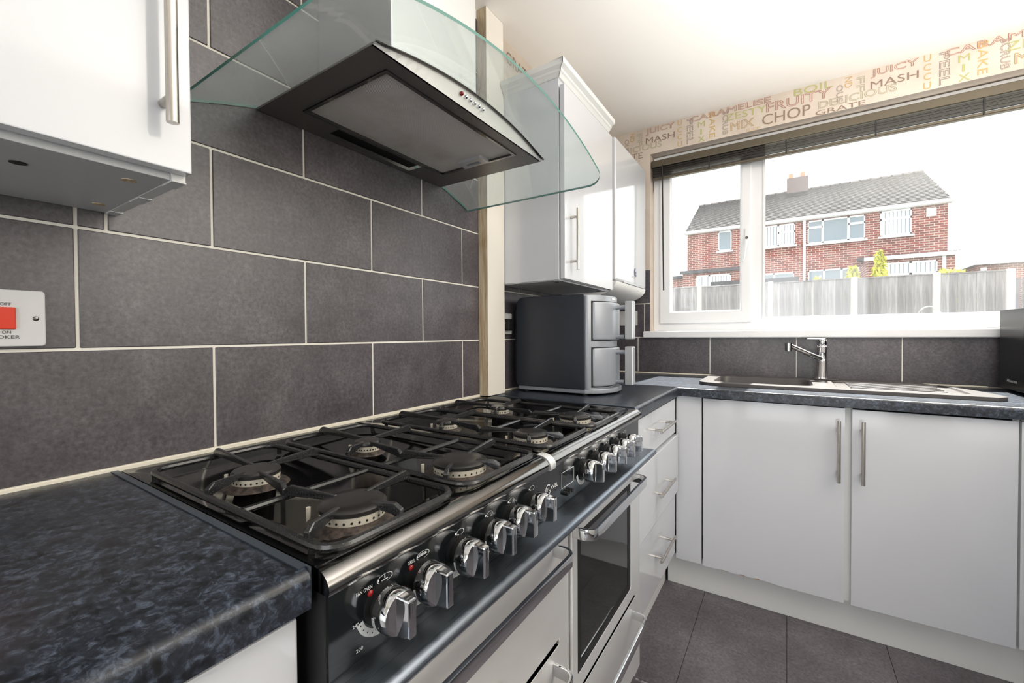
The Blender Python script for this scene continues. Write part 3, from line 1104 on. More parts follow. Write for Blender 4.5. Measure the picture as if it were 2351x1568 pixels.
# build strips over y with x limit from the rounded corners
def xmax(y):
    r = 0.055
    for yc, s in ((GY0 + r, -1), (GY1 - r, 1)):
        if (y - yc) * s > 0:
            dy = min(abs(y - yc), r)
            return GX - r + math.sqrt(max(r * r - dy * dy, 0))
    return GX
ysg = sorted(set([GY0 + (GY1 - GY0) * i / NY for i in range(NY + 1)] + [GY0 + 0.055 * (1 - math.cos(i / 8 * PI / 2)) for i in range(9)] + [GY1 - 0.055 * (1 - math.cos(i / 8 * PI / 2)) for i in range(9)]))
top, bot = [], []
for y in ysg:
    row_t, row_b = [], []
    for k in range(5):
        x = 0.002 + (xmax(y) - 0.002) * k / 4
        row_b.append(bm.verts.new((x, y, zarc(y))))
        row_t.append(bm.verts.new((x, y, zarc(y) + T)))
    top.append(row_t)
    bot.append(row_b)
for i in range(len(ysg) - 1):
    for k in range(4):
        bm.faces.new((top[i][k], top[i + 1][k], top[i + 1][k + 1], top[i][k + 1]))
        bm.faces.new((bot[i][k], bot[i][k + 1], bot[i + 1][k + 1], bot[i + 1][k]))
    for k in (0, 4):
        bm.faces.new((top[i][k], top[i + 1][k], bot[i + 1][k], bot[i][k])).material_index = 1
for i in (0, -1):
    for k in range(4):
        bm.faces.new((top[i][k], top[i][k + 1], bot[i][k + 1], bot[i][k])).material_index = 1
gl = mk('glass_canopy', bm, ['hoodglass', 'glass_edge'], u, smooth=True)
gl['label'] = 'curved clear glass canopy with green edge'

# ================================================================== RANGE COOKER
u = empty('range_cooker', (0.3, 0.18, 0.0), 'black and stainless steel gas range cooker with eight burners', 'cooker')
HOB = 0.905
CF = 0.60
mk('body', B((0.02, CF - 0.02, CK0 + 0.004, CK1 - 0.004, 0.08, 0.80), (0.02, CF - 0.001, CK0 + 0.002, CK1 - 0.002, 0.78, HOB - 0.012)), 'black', u)
YM = 0.118
for a, b in ((CK0 + 0.001, YM - 0.0008), (YM + 0.0008, CK1 - 0.001)):
    bm = bmesh.new()
    # hob pan: raised rim, pressed floor
    o1 = rrect(0.006, CF - 0.012, a, b, 0.008, 4)
    i1 = rrect(0.06, CF - 0.045, a + 0.03, b - 0.02, 0.03, 4)
    i2 = rrect(0.075, CF - 0.06, a + 0.042, b - 0.032, 0.026, 4)
    l0 = [bm.verts.new((p[0], p[1], HOB - 0.012)) for p in o1]
    l1 = [bm.verts.new((p[0], p[1], HOB + 0.004)) for p in o1]
    l2 = [bm.verts.new((p[0], p[1], HOB + 0.004)) for p in i1]
    l3 = [bm.verts.new((p[0], p[1], HOB - 0.006)) for p in i2]
    for A_, B_ in ((l0, l1), (l1, l2), (l2, l3)):
        for i in range(len(A_)):
            j = (i + 1) % len(A_)
            bm.faces.new((A_[i], A_[j], B_[j], B_[i]))
    bm.faces.new(l3)
    mk('hob_plate', bm, 'enamel', u, smooth=True)
    # rounded nose rail
    bm = bmesh.new()
    pr = [(CF - 0.016, HOB + 0.0035)]
    for i in range(9):
        t = PI / 2 - i / 8 * PI / 2
        pr.append((CF - 0.014 + 0.024 * math.cos(t), HOB - 0.016 + 0.0195 * math.sin(t)))
    pr += [(CF + 0.008, HOB - 0.021), (CF - 0.016, HOB - 0.021)]
    addprism(bm, [(x, z) for x, z in pr], 'y', a, b)
    mk('nose_rail', bm, 'darkchrome', u, smooth=True)
bm = bmesh.new()
pr = [(CF - 0.02, HOB + 0.0055)]
for i in range(9):
    t = PI / 2 - i / 8 * PI / 2
    pr.append((CF - 0.014 + 0.026 * math.cos(t), HOB - 0.0165 + 0.0215 * math.sin(t)))
pr += [(CF + 0.0095, HOB - 0.0225), (CF - 0.02, HOB - 0.0225)]
addprism(bm, pr, 'y', YM - 0.011, YM + 0.011)
mk('joint_strap', bm, 'steel', u, smooth=True)
mk('joint_glint', B((0.02, CF - 0.02, YM - 0.006, YM + 0.006, HOB + 0.003, HOB + 0.0055)), 'steel', u)  # bright strip standing in for the reflection along the hob joint
# burners
BY = [-0.265, -0.05, 0.19, 0.425]
BXS = [0.275, 0.518]
rad = {(0, 0): 0.036, (0, 1): 0.043, (1, 0): 0.026, (1, 1): 0.048, (2, 0): 0.028, (2, 1): 0.04, (3, 0): 0.028, (3, 1): 0.044}
_bc = {}
for (i, j), r in rad.items():
    x, y = BXS[j], BY[i]
    zb = HOB - 0.006
    bm = bmesh.new()
    addlathe(bm, [(r * 0.8, 0), (r * 0.85, 0.005), (r * 1.28, 0.0062), (r * 1.33, 0.0075), (r * 1.27, 0.0095), (r * 1.0, 0.0135), (r * 0.9, 0.0145)], (x, y, zb), 'z', 36)
    bu = mk('burner', bm, 'skirt', u, smooth=True)
    bm = bmesh.new()
    addlathe(bm, [(r * 0.94, 0.0145), (r * 0.94, 0.0245), (r * 0.8, 0.0245)], (x, y, zb), 'z', 36)
    for k in range(28):
        t = 2 * PI * k / 28
        c_, s_ = math.cos(t), math.sin(t)
        addcyl(bm, (x + c_ * r * 0.9, y + s_ * r * 0.9, zb + 0.0185), (x + c_ * r * 0.948, y + s_ * r * 0.948, zb + 0.0185), 0.0016, seg=6, mi=1)
    mk('flame_ring', bm, ['burner_ring', 'dark'], bu, smooth=True)
    bm = bmesh.new()
    addlathe(bm, [(r * 0.9, 0.0245), (r * 0.98, 0.026), (r * 0.98, 0.0305), (r * 0.9, 0.0335), (r * 0.5, 0.035), (0.0006, 0.0352)], (x, y, zb), 'z', 36)
    mk('burner_cap', bm, 'cap', bu, smooth=True)
    bm = bmesh.new()
    addcyl(bm, (x - r * 1.1, y - r * 0.75, zb), (x - r * 1.1, y - r * 0.75, zb + 0.024), 0.003, seg=8)
    mk('spark_electrode', bm, 'burner_ring', bu, smooth=True)
# pan supports: one cast frame per burner pair with fingers
GZ = 0.9175
bounds = [(-0.346, -0.142), (-0.118, 0.092), (0.136, 0.345), (0.362, 0.585)]
fing = None
for i, (a, b) in enumerate(bounds):
    gx0, gx1 = 0.085, 0.588
    bm = bmesh.new()
    pts = rrect(gx0, gx1, a, b, 0.028, 5)
    addtube(bm, [(p[0], p[1], GZ) for p in pts], 0.0052, 8, closed=True)
    xm = (BXS[0] + BXS[1]) / 2
    addtube(bm, [(xm, a, GZ), (xm, b, GZ)], 0.0048, 8)
    for px, py in ((gx0 + 0.03, a), (gx1 - 0.03, a), (gx0 + 0.03, b), (gx1 - 0.03, b)):
        addcyl(bm, (px, py, HOB - 0.002), (px, py, GZ), 0.0045, seg=8)
    ps = mk('pan_support', bm, 'iron', u, smooth=True)

    def finger(p0, p1):
        """a bar rising from the frame and running in towards the burner"""
        p0, p1 = Vector((p0[0], p0[1], GZ)), Vector((p1[0], p1[1], GZ + 0.020))
        d = (p1 - p0)
        d.z = 0
        d.normalize()
        side = Vector((-d.y, d.x, 0)) * 0.0043
        ln = (Vector((p1.x, p1.y, 0)) - Vector((p0.x, p0.y, 0))).length
        prof = [(0.0, -0.003), (0.0, 0.011), (0.010, 0.0182), (ln, 0.0168), (ln, 0.0105), (0.013, 0.004)]
        bm = bmesh.new()
        A_ = [bm.verts.new(p0 + d * s + Vector((0, 0, z)) + side * (0.75 if z > .015 else 1)) for s, z in prof]
        B_ = [bm.verts.new(p0 + d * s + Vector((0, 0, z)) - side * (0.75 if z > .015 else 1)) for s, z in prof]
        bm.faces.new(A_)
        bm.faces.new(B_[::-1])
        for k in range(len(prof)):
            q = (k + 1) % len(prof)
            bm.faces.new((A_[k], A_[q], B_[q], B_[k]))
        mk('finger', bm, 'iron', ps, bevel=0.0012, bseg=1)

    for j in (0, 1):
        bx, by, r = BXS[j], BY[i], rad[(i, j)]
        e = r * 0.62
        finger((bx + 0.028, a), (bx + 0.008, by - e))
        finger((bx - 0.028, b), (bx - 0.008, by + e))
        xo = gx1 if j == 1 else gx0
        finger((xo, by + 0.02), (bx + (e if j else -e), by + 0.006))
        finger((xm, by - 0.02), (bx + (-e if j else e), by - 0.006))

# control panel
PZ0, PZ1 = 0.79, 0.8835
pn = mk('control_panel', B((CF - 0.02, CF, CK0 + 0.004, CK1 - 0.004, PZ0, PZ1)), 'panel', u, bevel=0.002)
mk('panel_edge_line', B((CF - 0.001, CF + 0.0008, CK0 + 0.006, CK1 - 0.006, PZ1 - 0.0012, PZ1)), 'fryer_handle', pn)
XP = CF + 0.0006
KZ = 0.8385
KY = [-0.290, -0.2287, -0.155, -0.084, -0.0206, 0.048, 0.281, 0.362, 0.438, 0.51, 0.575]
knob0 = None
for k, y in enumerate(KY):
    if knob0 is None:
        bm = bmesh.new()
        addlathe(bm, [(0.0235, 0), (0.0235, 0.002), (0.017, 0.003), (0.017, 0.014), (0.0005, 0.014)], (CF, 0, 0), 'x', 32)
        kn = mk('knob', bm, 'black', u, smooth=True)
        bm = bmesh.new()
        # chrome drum with two scooped flanks leaving an upright grip
        seg = 40
        rr = 0.0245
        rings = []
        for xo, rs in ((0.013, 0.96), (0.0145, 1.0), (0.03, 1.0), (0.0345, 0.93)):
            rings.append([bm.verts.new((CF + xo, rs * rr * math.cos(2 * PI * i / seg), rs * rr * math.sin(2 * PI * i / seg))) for i in range(seg)])
        for A_, B_ in zip(rings[:-1], rings[1:]):
            for i in range(seg):
                j = (i + 1) % seg
                bm.faces.new((A_[i], A_[j], B_[j], B_[i]))
        bm.faces.new(rings[0])
        bm.faces.new(rings[-1])
        drum = mk('knob_drum', bm, 'chrome', kn, smooth=True)
        bm = bmesh.new()
        w = 0.0068
        pts = [(-w, -0.0225), (w, -0.0225), (w, 0.0225), (-w, 0.0225)]
        A_ = [bm.verts.new((CF + 0.03, y_ * 1.15, z_)) for y_, z_ in pts]
        B_ = [bm.verts.new((CF + 0.052, y_ * 0.8, z_ * 0.93)) for y_, z_ in pts]
        bm.faces.new(A_)
        bm.faces.new(B_)
        for i in range(4):
            j = (i + 1) % 4
            bm.faces.new((A_[i], A_[j], B_[j], B_[i]))
        grip = mk('knob_grip', bm, 'chrome', kn, bevel=0.002, bseg=2)
        bm = B((CF + 0.0518, CF + 0.0526, -0.0006, 0.0006, 0.006, 0.017))
        mark = mk('knob_mark', bm, 'grey_print', kn)
        knob0 = kn
        parts0 = [drum, grip, mark]
        kn.location = (0, y, KZ)
    else:
        kn = knob0.copy()
        COL.objects.link(kn)
        kn.location = (0, y, KZ)
        for p in parts0:
            c = p.copy()
            COL.objects.link(c)
            c.parent = kn
    big = k in (0, 1, 6)
    # printed scale
    bm = bmesh.new()
    arc_band(bm, y, KZ, 0.0255, 0.034, PI * 1.08, PI * 1.62, XP, 14)
    mk('printed_scale', bm, 'print', pn)
    bm = bmesh.new()
    arc_band(bm, y - 0.004, KZ + 0.0265, 0.0, 0.0016, 0, 2 * PI, XP, 10)
    mk('printed_dot', bm, 'print', pn)
    iy, iz = y + 0.006, KZ + 0.0262
    if k in (0, 1):
        bm = bmesh.new()
        arc_band(bm, iy, iz, 0.92, 1.0, 0, 2 * PI, XP, 26, 0.0115, 0.0048)
        if k == 0:
            for q in range(3):
                t = PI / 2 + q * 2 * PI / 3
                addbox(bm, XP - 0.0002, XP, iy - 0.0006, iy + 0.0006, iz, iz + 0.0035) if q == 0 else addbox(bm, XP - 0.0002, XP, iy + math.cos(t) * 0.003 - 0.002, iy + math.cos(t) * 0.003 + 0.002, iz - 0.0022, iz - 0.0012)
        else:
            addbox(bm, XP - 0.0002, XP, iy - 0.008, iy + 0.008, iz - 0.0005, iz + 0.0002)
            for q in range(8):
                addbox(bm, XP - 0.0002, XP, iy - 0.0065 + q * 0.0017, iy - 0.0058 + q * 0.0017, iz + 0.0004, iz + 0.0026)
        mk('printed_icon', bm, 'print', pn)
        text('lettering', 'FAN OVEN' if k == 0 else 'GRILL', (XP, y - (0.033 if k == 0 else 0.02), KZ + 0.0235), 0.021 if k == 0 else 0.012, 0.0042, '+x', 'print', pn)
        bm = bmesh.new()
        addlathe(bm, [(0.0036, 0), (0.0036, 0.0012), (0.002, 0.0026), (0.0003, 0.003)], (CF, y - 0.0145, KZ + 0.0185), 'x', 18)
        mk('indicator_lamp', bm, 'lamp_red', pn, smooth=True)
    elif k != 6:
        bm = bmesh.new()
        arc_band(bm, iy, iz, 0.9, 1.0, 0, 2 * PI, XP, 24, 0.008, 0.0045)
        arc_band(bm, iy - 0.005, iz - 0.003, 0.0, 1.0, 0, 2 * PI, XP, 10, 0.0022, 0.0014)
        mk('printed_icon', bm, 'print', pn)
    if k == 0:
        text('lettering', '240', (XP, y - 0.038, KZ - 0.009), 0.008, 0.004, '+x', 'print', pn)
        text('lettering', '200', (XP, y - 0.034, KZ - 0.0375), 0.009, 0.004, '+x', 'print', pn)
        bm = bmesh.new()
        for q in range(6):
            t = PI * (1.12 + 0.08 * q)
            arc_band(bm, y + 0.0298 * math.cos(t), KZ + 0.0298 * math.sin(t), 0, 0.0009, 0, 2 * PI, XP + 0.0002, 8)
        mk('scale_dots', bm, 'dark', pn)
bm = bmesh.new()
arc_band(bm, 0.1165, 0.842, 0.0085, 0.0108, PI * 0.25, PI * 1.85, XP, 22)
mk('logo_ring', bm, 'print', pn)
text('lettering', 'FLAVEL', (XP, 0.112, 0.8385), 0.046, 0.0075, '+x', 'print', pn)
text('lettering', '100', (XP, 0.088, 0.806), 0.018, 0.006, '+x', 'print', pn)
bm = B((XP - 0.0002, XP, 0.175, 0.176, 0.825, 0.858), (XP - 0.0002, XP, 0.235, 0.236, 0.825, 0.858), (XP - 0.0002, XP, 0.175, 0.236, 0.857, 0.858), (XP - 0.0002, XP, 0.175, 0.236, 0.825, 0.826))
mk('clock_window', bm, 'print', pn)
for q in range(3):
    bm = bmesh.new()
    addcyl(bm, (CF, 0.19 + q * 0.012, 0.812), (CF + 0.008, 0.19 + q * 0.012, 0.812), 0.0042, seg=12)
    mk('clock_button', bm, 'black', pn, smooth=True)

# ledge rail under the panel
bm = bmesh.new()
pr = [(CF - 0.02, 0.789), (CF + 0.002, 0.789), (CF + 0.045, 0.7905)]
for i in range(7):
    t = PI / 2 - i / 6 * PI
    pr.append((CF + 0.047 + 0.009 * math.cos(t), 0.7815 + 0.009 * math.sin(t)))
pr += [(CF + 0.04, 0.768), (CF - 0.02, 0.755)]
addprism(bm, pr, 'y', CK0 + 0.006, CK1 - 0.006)
mk('ledge_rail', bm, brushed('ledge_steel', srgb(120, 127, 136), 0.3, 1, 0.05), u, smooth=True)

# doors and drawers
DX = CF + 0.012


def panel_front(name, y0, y1, z0, z1, mt, hole=None):
    lp = [rrect(y0, y1, z0, z1, 0.008, 3)]
    if hole:
        lp.append(rrect(*hole, 0.006, 3))
    return mk(name, plate_holes('x', CF - 0.018, DX, lp), mt, u, bevel=0.002)


def strap_handle(parent, y0, y1, z, out=0.045, hgt=0.024):
    """flat chrome strap, bent back to the door at both ends"""
    x0, x1, r = DX, DX + out, 0.022
    path = [(x0, y0), (x1 - r, y0)]
    for i in range(1, 6):
        t = i / 6 * PI / 2
        path.append((x1 - r + r * math.sin(t), y0 + r - r * math.cos(t)))
    path += [(x1, y0 + r), (x1, y1 - r)]
    for i in range(1, 6):
        t = i / 6 * PI / 2
        path.append((x1 - r + r * math.cos(t), y1 - r + r * math.sin(t)))
    path += [(x1 - r, y1), (x0, y1)]
    bm = bmesh.new()
    th = 0.007
    rings = []
    for i, (x, y) in enumerate(path):
        p = Vector((x, y))
        d = (Vector(path[min(i + 1, len(path) - 1)]) - Vector(path[max(i - 1, 0)])).normalized()
        nrm = Vector((-d.y, d.x)) * th / 2
        q = [p + nrm, p - nrm]
        rings.append([bm.verts.new((q[0].x, q[0].y, z - hgt / 2)), bm.verts.new((q[1].x, q[1].y, z - hgt / 2)),
                      bm.verts.new((q[1].x, q[1].y, z + hgt / 2)), bm.verts.new((q[0].x, q[0].y, z + hgt / 2))])
    for A_, B_ in zip(rings[:-1], rings[1:]):
        for i in range(4):
            j = (i + 1) % 4
            bm.faces.new((A_[i], A_[j], B_[j], B_[i]))
    bm.faces.new(rings[0])
    bm.faces.new(rings[-1])
    return mk('strap_handle', bm, 'chrome', parent, smooth=True, bevel=0.0015, bseg=2)


ld = panel_front('grill_door', CK0 + 0.012, 0.147, 0.54, 0.757, 'steel')
strap_handle(ld, CK0 + 0.04, 0.115, 0.728)
l2 = panel_front('lower_oven_door', CK0 + 0.012, 0.147, 0.13, 0.528, 'steel')
strap_handle(l2, CK0 + 0.04, 0.115, 0.495)
mk('centre_pillar', B((CF - 0.02, CF + 0.006, 0.152, 0.196, 0.10, 0.757)), 'steel', u, bevel=0.002)
rd = panel_front('oven_door', 0.201, 0.655, 0.37, 0.757, 'steel', (0.228, 0.602, 0.405, 0.715))
wn_ = mk('oven_window', B((CF - 0.004, DX - 0.003, 0.226, 0.604, 0.403, 0.717)), 'oven_glass', rd)
mk('window_border', plate_holes('x', DX - 0.003, DX - 0.002, [rrect(0.228, 0.602, 0.405, 0.715, 0.006, 3), rrect(0.25, 0.58, 0.425, 0.70, 0.006, 3)]), 'dark', rd)
strap_handle(rd, 0.205, 0.61, 0.728)
r2 = panel_front('storage_drawer', 0.201, 0.655, 0.13, 0.36, 'steel')
strap_handle(r2, 0.215, 0.61, 0.325)
mk('end_trim', B((CF - 0.02, CF + 0.004, 0.66, CK1 - 0.004, 0.10, 0.757)), 'steel', u, bevel=0.002)
mk('plinth', B((0.05, CF - 0.04, CK0 + 0.02, CK1 - 0.02, 0.0, 0.10)), 'black', u)

# ================================================================== SINK AND TAP
u = empty('sink', (1.1, 1.7, 0.91), 'dark grey composite sink with drainer set in the worktop', 'sink')
SX0, SX1, SY0, SY1 = 0.645, 1.62, 1.474, 1.925
outer = []
for i in range(9):
    t = PI + i / 8 * PI / 2
    outer.append((SX0 + 0.11 + 0.11 * math.cos(t), SY0 + 0.07 + 0.07 * math.sin(t)))
outer.append((SX1 - 0.03, SY0))
for i in range(1, 12):
    t = i / 12
    a = -PI / 2 + t * PI / 2
    outer.append((SX1 - 0.20 + 0.20 * math.cos(a) ** 0.7 if a < -.01 else SX1, SY0 + 0.02 + (SY1 - SY0 - 0.06) * t))
outer = outer[:-11]
for i in range(0, 10):
    t = i / 9
    outer.append((SX1 - 0.16 * t ** 2.0, SY0 + 0.03 + (SY1 - SY0 - 0.03) * t))
outer.append((SX0 + 0.10, SY1))
for i in range(1, 7):
    t = PI / 2 + i / 6 * PI / 2
    outer.append((SX0 + 0.10 + 0.10 * math.cos(t), SY1 - 0.08 + 0.08 * math.sin(t)))
bowl = rrect(BX0, BX1, BY0, BY1, 0.05, 5)
drain = rrect(1.16, 1.545, 1.535, 1.84, 0.03, 4)
bm = bmesh.new()
zt = 0.9235
vl = fill_with_holes(bm, 'z', zt, [outer, bowl, drain])
lowo = [bm.verts.new((v.co.x + (0.004 if v.co.x < 1.1 else -0.004) * -0, v.co.y, WZ1 + 0.0005)) for v in vl[0]]
for i in range(len(lowo)):
    j = (i + 1) % len(lowo)
    bm.faces.new((vl[0][i], vl[0][j], lowo[j], lowo[i]))
bcx, bcy = (BX0 + BX1) / 2, (BY0 + BY1) / 2


def sunk(loop, cx_, cy_, depths):
    prev = loop
    for sc_, z in depths:
        cur = [bm.verts.new((cx_ + (v.co.x - cx_) * sc_, cy_ + (v.co.y - cy_) * sc_, z)) for v in loop]
        for i in range(len(cur)):
            j = (i + 1) % len(cur)
            bm.faces.new((prev[i], prev[j], cur[j], cur[i]))
        prev = cur
    bm.faces.new(prev)


sunk(vl[1], bcx, bcy, [(0.985, zt - 0.006), (0.95, zt - 0.13), (0.88, zt - 0.15)])
sunk(vl[2], 1.35, 1.69, [(0.985, zt - 0.004), (0.96, zt - 0.007)])
basin = mk('basin', bm, 'sink', u, smooth=True)
for k in range(6):
    mk('drainer_ridge', B((1.21, 1.50, 1.572 + 0.045 * k, 1.582 + 0.045 * k, zt - 0.0075, zt - 0.003)), 'sink', u, bevel=0.002)
bm = bmesh.new()
addlathe(bm, [(0.032, 0), (0.032, 0.003), (0.02, 0.004), (0.0005, 0.003)], (bcx, bcy, zt - 0.1495), 'z', 24)
mk('plughole', bm, 'chrome', u, smooth=True)
mk('tap_ledge', B((1.10, 1.19, 1.845, 1.905, zt, zt + 0.006)), 'sink', u, bevel=0.003)

u = empty('tap', (1.13, 1.875, 0.926), 'chrome single-lever mixer tap behind the sink', 'tap')
bm = bmesh.new()
addlathe(bm, [(0.026, 0), (0.026, 0.004), (0.021, 0.008), (0.020, 0.08), (0.0215, 0.083), (0.0215, 0.088), (0.020, 0.091), (0.0195, 0.145), (0.0215, 0.148), (0.0215, 0.155), (0.019, 0.158), (0.0005, 0.158)], (1.13, 1.875, 0.9265), 'z', 28)
mk('column', bm, 'chrome', u, smooth=True)
bm = bmesh.new()
tip = Vector((1.0, 1.735, 1.088))
root = Vector((1.125, 1.868, 1.022))
addtube(bm, [root, root.lerp(tip, 0.5), tip], [0.0125, 0.0115, 0.0105], 16)
sp = mk('spout', bm, 'chrome', u, smooth=True)
bm = bmesh.new()
addcyl(bm, tip + Vector((-.004, -.004, 0.012)), tip + Vector((-0.004, -0.004, -0.026)), 0.0145, 0.0135, seg=20)
mk('aerator', bm, 'chrome', sp, smooth=True)
bm = bmesh.new()
addlathe(bm, [(0.019, 0), (0.0205, 0.004), (0.0205, 0.028), (0.018, 0.033), (0.0005, 0.034)], (1.13, 1.875, 1.085), 'z', 24)
mk('lever_base', bm, 'chrome', u, smooth=True)
bm = bmesh.new()
addprism(bm, rrect(1.06, 1.152, 1.855, 1.893, 0.014), 'z', 1.1155, 1.121)
mk('lever', bm, 'chrome', u, bevel=0.001)

# ================================================================== AIR FRYER
u = empty('air_fryer', (0.22, 1.02, WZ1), 'tall grey air fryer with two stacked drawers on the corner worktop', 'air fryer')
AY0, AY1, AX0, AX1, AZ0, AZ1 = 0.885, 1.165, 0.045, 0.348, 0.922, 1.298
bm = bmesh.new()
addprism(bm, rrect(AX0, AX1, AZ0 + 0.012, AZ1, (0.012, 0.004, 0.012, 0.03), 5), 'y', AY0, AY1)
body = mk('body', bm, 'fryer_side', u, smooth=True, bevel=0.016, bseg=4)
mk('rear_housing', B((0.012, 0.05, 0.92, 1.13, 0.94, 1.262)), 'fryer_side', u, bevel=0.01, bseg=3)
# base skirt and bowed front
def bow(y):
    t = (y - (AY0 + AY1) / 2) / ((AY1 - AY0) / 2)
    return 0.07 * (1 - abs(t) ** 2.6)
def bowed(x0, bulge, y0, y1, z0, z1, n=18):
    bm = bmesh.new()
    pts = [(x0 - 0.03, y0)] + [(x0 + bow(y0 + (y1 - y0) * i / n) * bulge, y0 + (y1 - y0) * i / n) for i in range(n + 1)] + [(x0 - 0.03, y1)]
    addprism(bm, pts, 'z', z0, z1)
    return bm
mk('front_frame', bowed(AX1 + 0.004, 0.85, AY0 + 0.004, AY1 - 0.004, AZ0 + 0.012, AZ1 - 0.004), 'fryer_grey', u, smooth=True, bevel=0.006, bseg=3)
bm = bmesh.new()
pts = [(AX0 + 0.005, AY0 + 0.006), (AX1, AY0 + 0.003)] + [(AX1 + 0.004 + bow(AY0 + (AY1 - AY0) * i / 18) * 1.15, AY0 + (AY1 - AY0) * i / 18) for i in range(1, 18)] + [(AX1, AY1 - 0.003), (AX0 + 0.005, AY1 - 0.006)]
addprism(bm, pts, 'z', AZ0 - 0.004, AZ0 + 0.014)
mk('base', bm, 'fryer_grey', u, bevel=0.004)
for x, y in ((0.08, 0.91), (0.34, 0.91), (0.08, 1.14), (0.34, 1.14)):
    bm = bmesh.new()
    addcyl(bm, (x, y, WZ1 + 0.0002), (x, y, AZ0), 0.012, seg=14)
    mk('foot', bm, 'black', u)
for z0, z1 in ((0.945, 1.092), (1.122, 1.268)):
    dw = mk('drawer', bowed(AX1 + 0.006, 1.0, AY0 + 0.02, AY1 - 0.02, z0, z1), 'fryer_grey', u, smooth=True, bevel=0.007, bseg=3)
    mk('drawer_gap', bowed(AX1 + 0.0045, 0.9, AY0 + 0.016, AY1 - 0.016, z0 - 0.003, z1 + 0.003), 'dark', u)
    ym = (AY0 + AY1) / 2
    hx = AX1 + 0.128
    bm = bmesh.new()
    addtube(bm, [(AX1 + 0.03, ym, z1 - 0.02), (hx - 0.02, ym, z1 - 0.018), (hx - 0.004, ym, z1 - 0.03), (hx - 0.004, ym, z0 + 0.03), (hx - 0.02, ym, z0 + 0.012), (AX1 + 0.03, ym, z0 + 0.012)], 0.0085, 10)
    h = mk('handle', bm, 'fryer_grey', dw, smooth=True)
    bm = bmesh.new()
    addprism(bm, rrect(hx - 0.014, hx + 0.018, z0 + 0.002, z1 + 0.004, 0.004, 3), 'y', ym - 0.016, ym + 0.016)
    mk('handle_face', bm, 'fryer_handle', dw, bevel=0.003)
mk('badge', B((AX1 + 0.0635, AX1 + 0.0645, ym - 0.02, ym + 0.02, 1.279, 1.286)), 'print', u)

# ================================================================== MICROWAVE
u = empty('microwave', (1.88, 1.67, WZ1), 'black microwave standing at the right end of the window worktop', 'microwave')
MX, MY0, MY1 = 1.712, 1.44, 1.9
mk('body', B((MX + 0.014, 2.06, MY0, MY1, WZ1 + 0.012, 1.232)), 'microwave', u, bevel=0.004)
mk('front_panel', B((MX, MX + 0.014, MY0, MY1, WZ1 + 0.012, 1.232)), 'microwave', u, bevel=0.003)
for x in (MX + 0.04, 2.02):
    for y in (MY0 + 0.04, MY1 - 0.04):
        bm = bmesh.new()
        addcyl(bm, (x, y, WZ1 + 0.0002), (x, y, WZ1 + 0.0125), 0.012, seg=12)
        mk('foot', bm, 'black', u)
text('lettering', 'Hisense', (MX - 0.0006, 1.825, 0.951), 0.085, 0.012, '-x', 'print', u)

# ================================================================== SWITCHES AND SOCKETS
u = empty('cooker_switch', (0.006, -0.52, 1.173), 'white wall plate with red rocker switch marked cooker at left edge', 'switch')
bm = bmesh.new()
addprism(bm, rrect(-0.594, -0.448, 1.131, 1.2165, 0.005, 4), 'x', 0.0005, 0.010)
mk('plate', bm, 'switch_white', u, bevel=0.0015)
mk('rocker', B((0.009, 0.0135, -0.532, -0.479, 1.157, 1.190)), 'red', u, bevel=0.0015)
text('lettering', 'OFF', (0.0107, -0.4945, 1.1925), 0.0115, 0.0042, '+x', 'grey_print', u)
text('lettering', 'ON', (0.0107, -0.493, 1.1505), 0.009, 0.0042, '+x', 'grey_print', u)
text('lettering', 'COOKER', (0.0107, -0.511, 1.1425), 0.036, 0.0055, '+x', 'grey_print', u)
bm = bmesh.new()
addlathe(bm, [(0.0036, 0), (0.0036, 0.0012), (0.0028, 0.0018), (0.0004, 0.0018)], (0.0095, -0.4585, 1.1735), 'x', 16)
sc_ = mk('screw', bm, 'darkchrome', u, smooth=True)


def socket(loc, label, axis):
    s = empty('wall_socket', loc, label, 'socket')
    x, y, z = loc
    if axis == 'x':
        bm = bmesh.new()
        addprism(bm, rrect(y - 0.043, y + 0.043, z - 0.043, z + 0.043, 0.005), 'x', 0.0005, 0.011)
        mk('plate', bm, 'switch_white', s, bevel=0.001)
        mk('plug', B((0.011, 0.035, y - 0.02, y + 0.022, z - 0.028, z + 0.02)), 'black', s, bevel=0.006)
    else:
        bm = bmesh.new()
        addprism(bm, rrect(x - 0.073, x + 0.073, z - 0.043, z + 0.043, 0.005), 'y', D - 0.018, D - 0.0082)
        mk('plate', bm, 'switch_white', s, bevel=0.001)
        for q in (-0.036, 0.036):
            mk('rocker', B((x + q - 0.006, x + q + 0.006, D - 0.021, D - 0.018, z + 0.012, z + 0.03)), 'switch_white', s, bevel=0.001)
    return s


socket((0.0, 0.86, 1.19), 'white socket with black plug on the wall behind the air fryer', 'x')
socket((0.155, D, 1.24), 'white double socket in the tiled corner behind the air fryer handles', 'y')

# ================================================================== OUTSIDE
gr = bmesh.new()
prof = [(2.3, -0.1), (8, 0.4), (13, 0.74), (24, 1.6), (70, 1.6)]
rows = [[gr.verts.new((x, y, z)) for x in (-40, 40)] for y, z in prof]
for i, (a, b) in enumerate(zip(rows[:-1], rows[1:])):
    gr.faces.new((a[0], a[1], b[1], b[0])).material_index = 0 if i else 1
o = mk('ground', gr, ['grass', 'bounce_strip'])
struct(o)

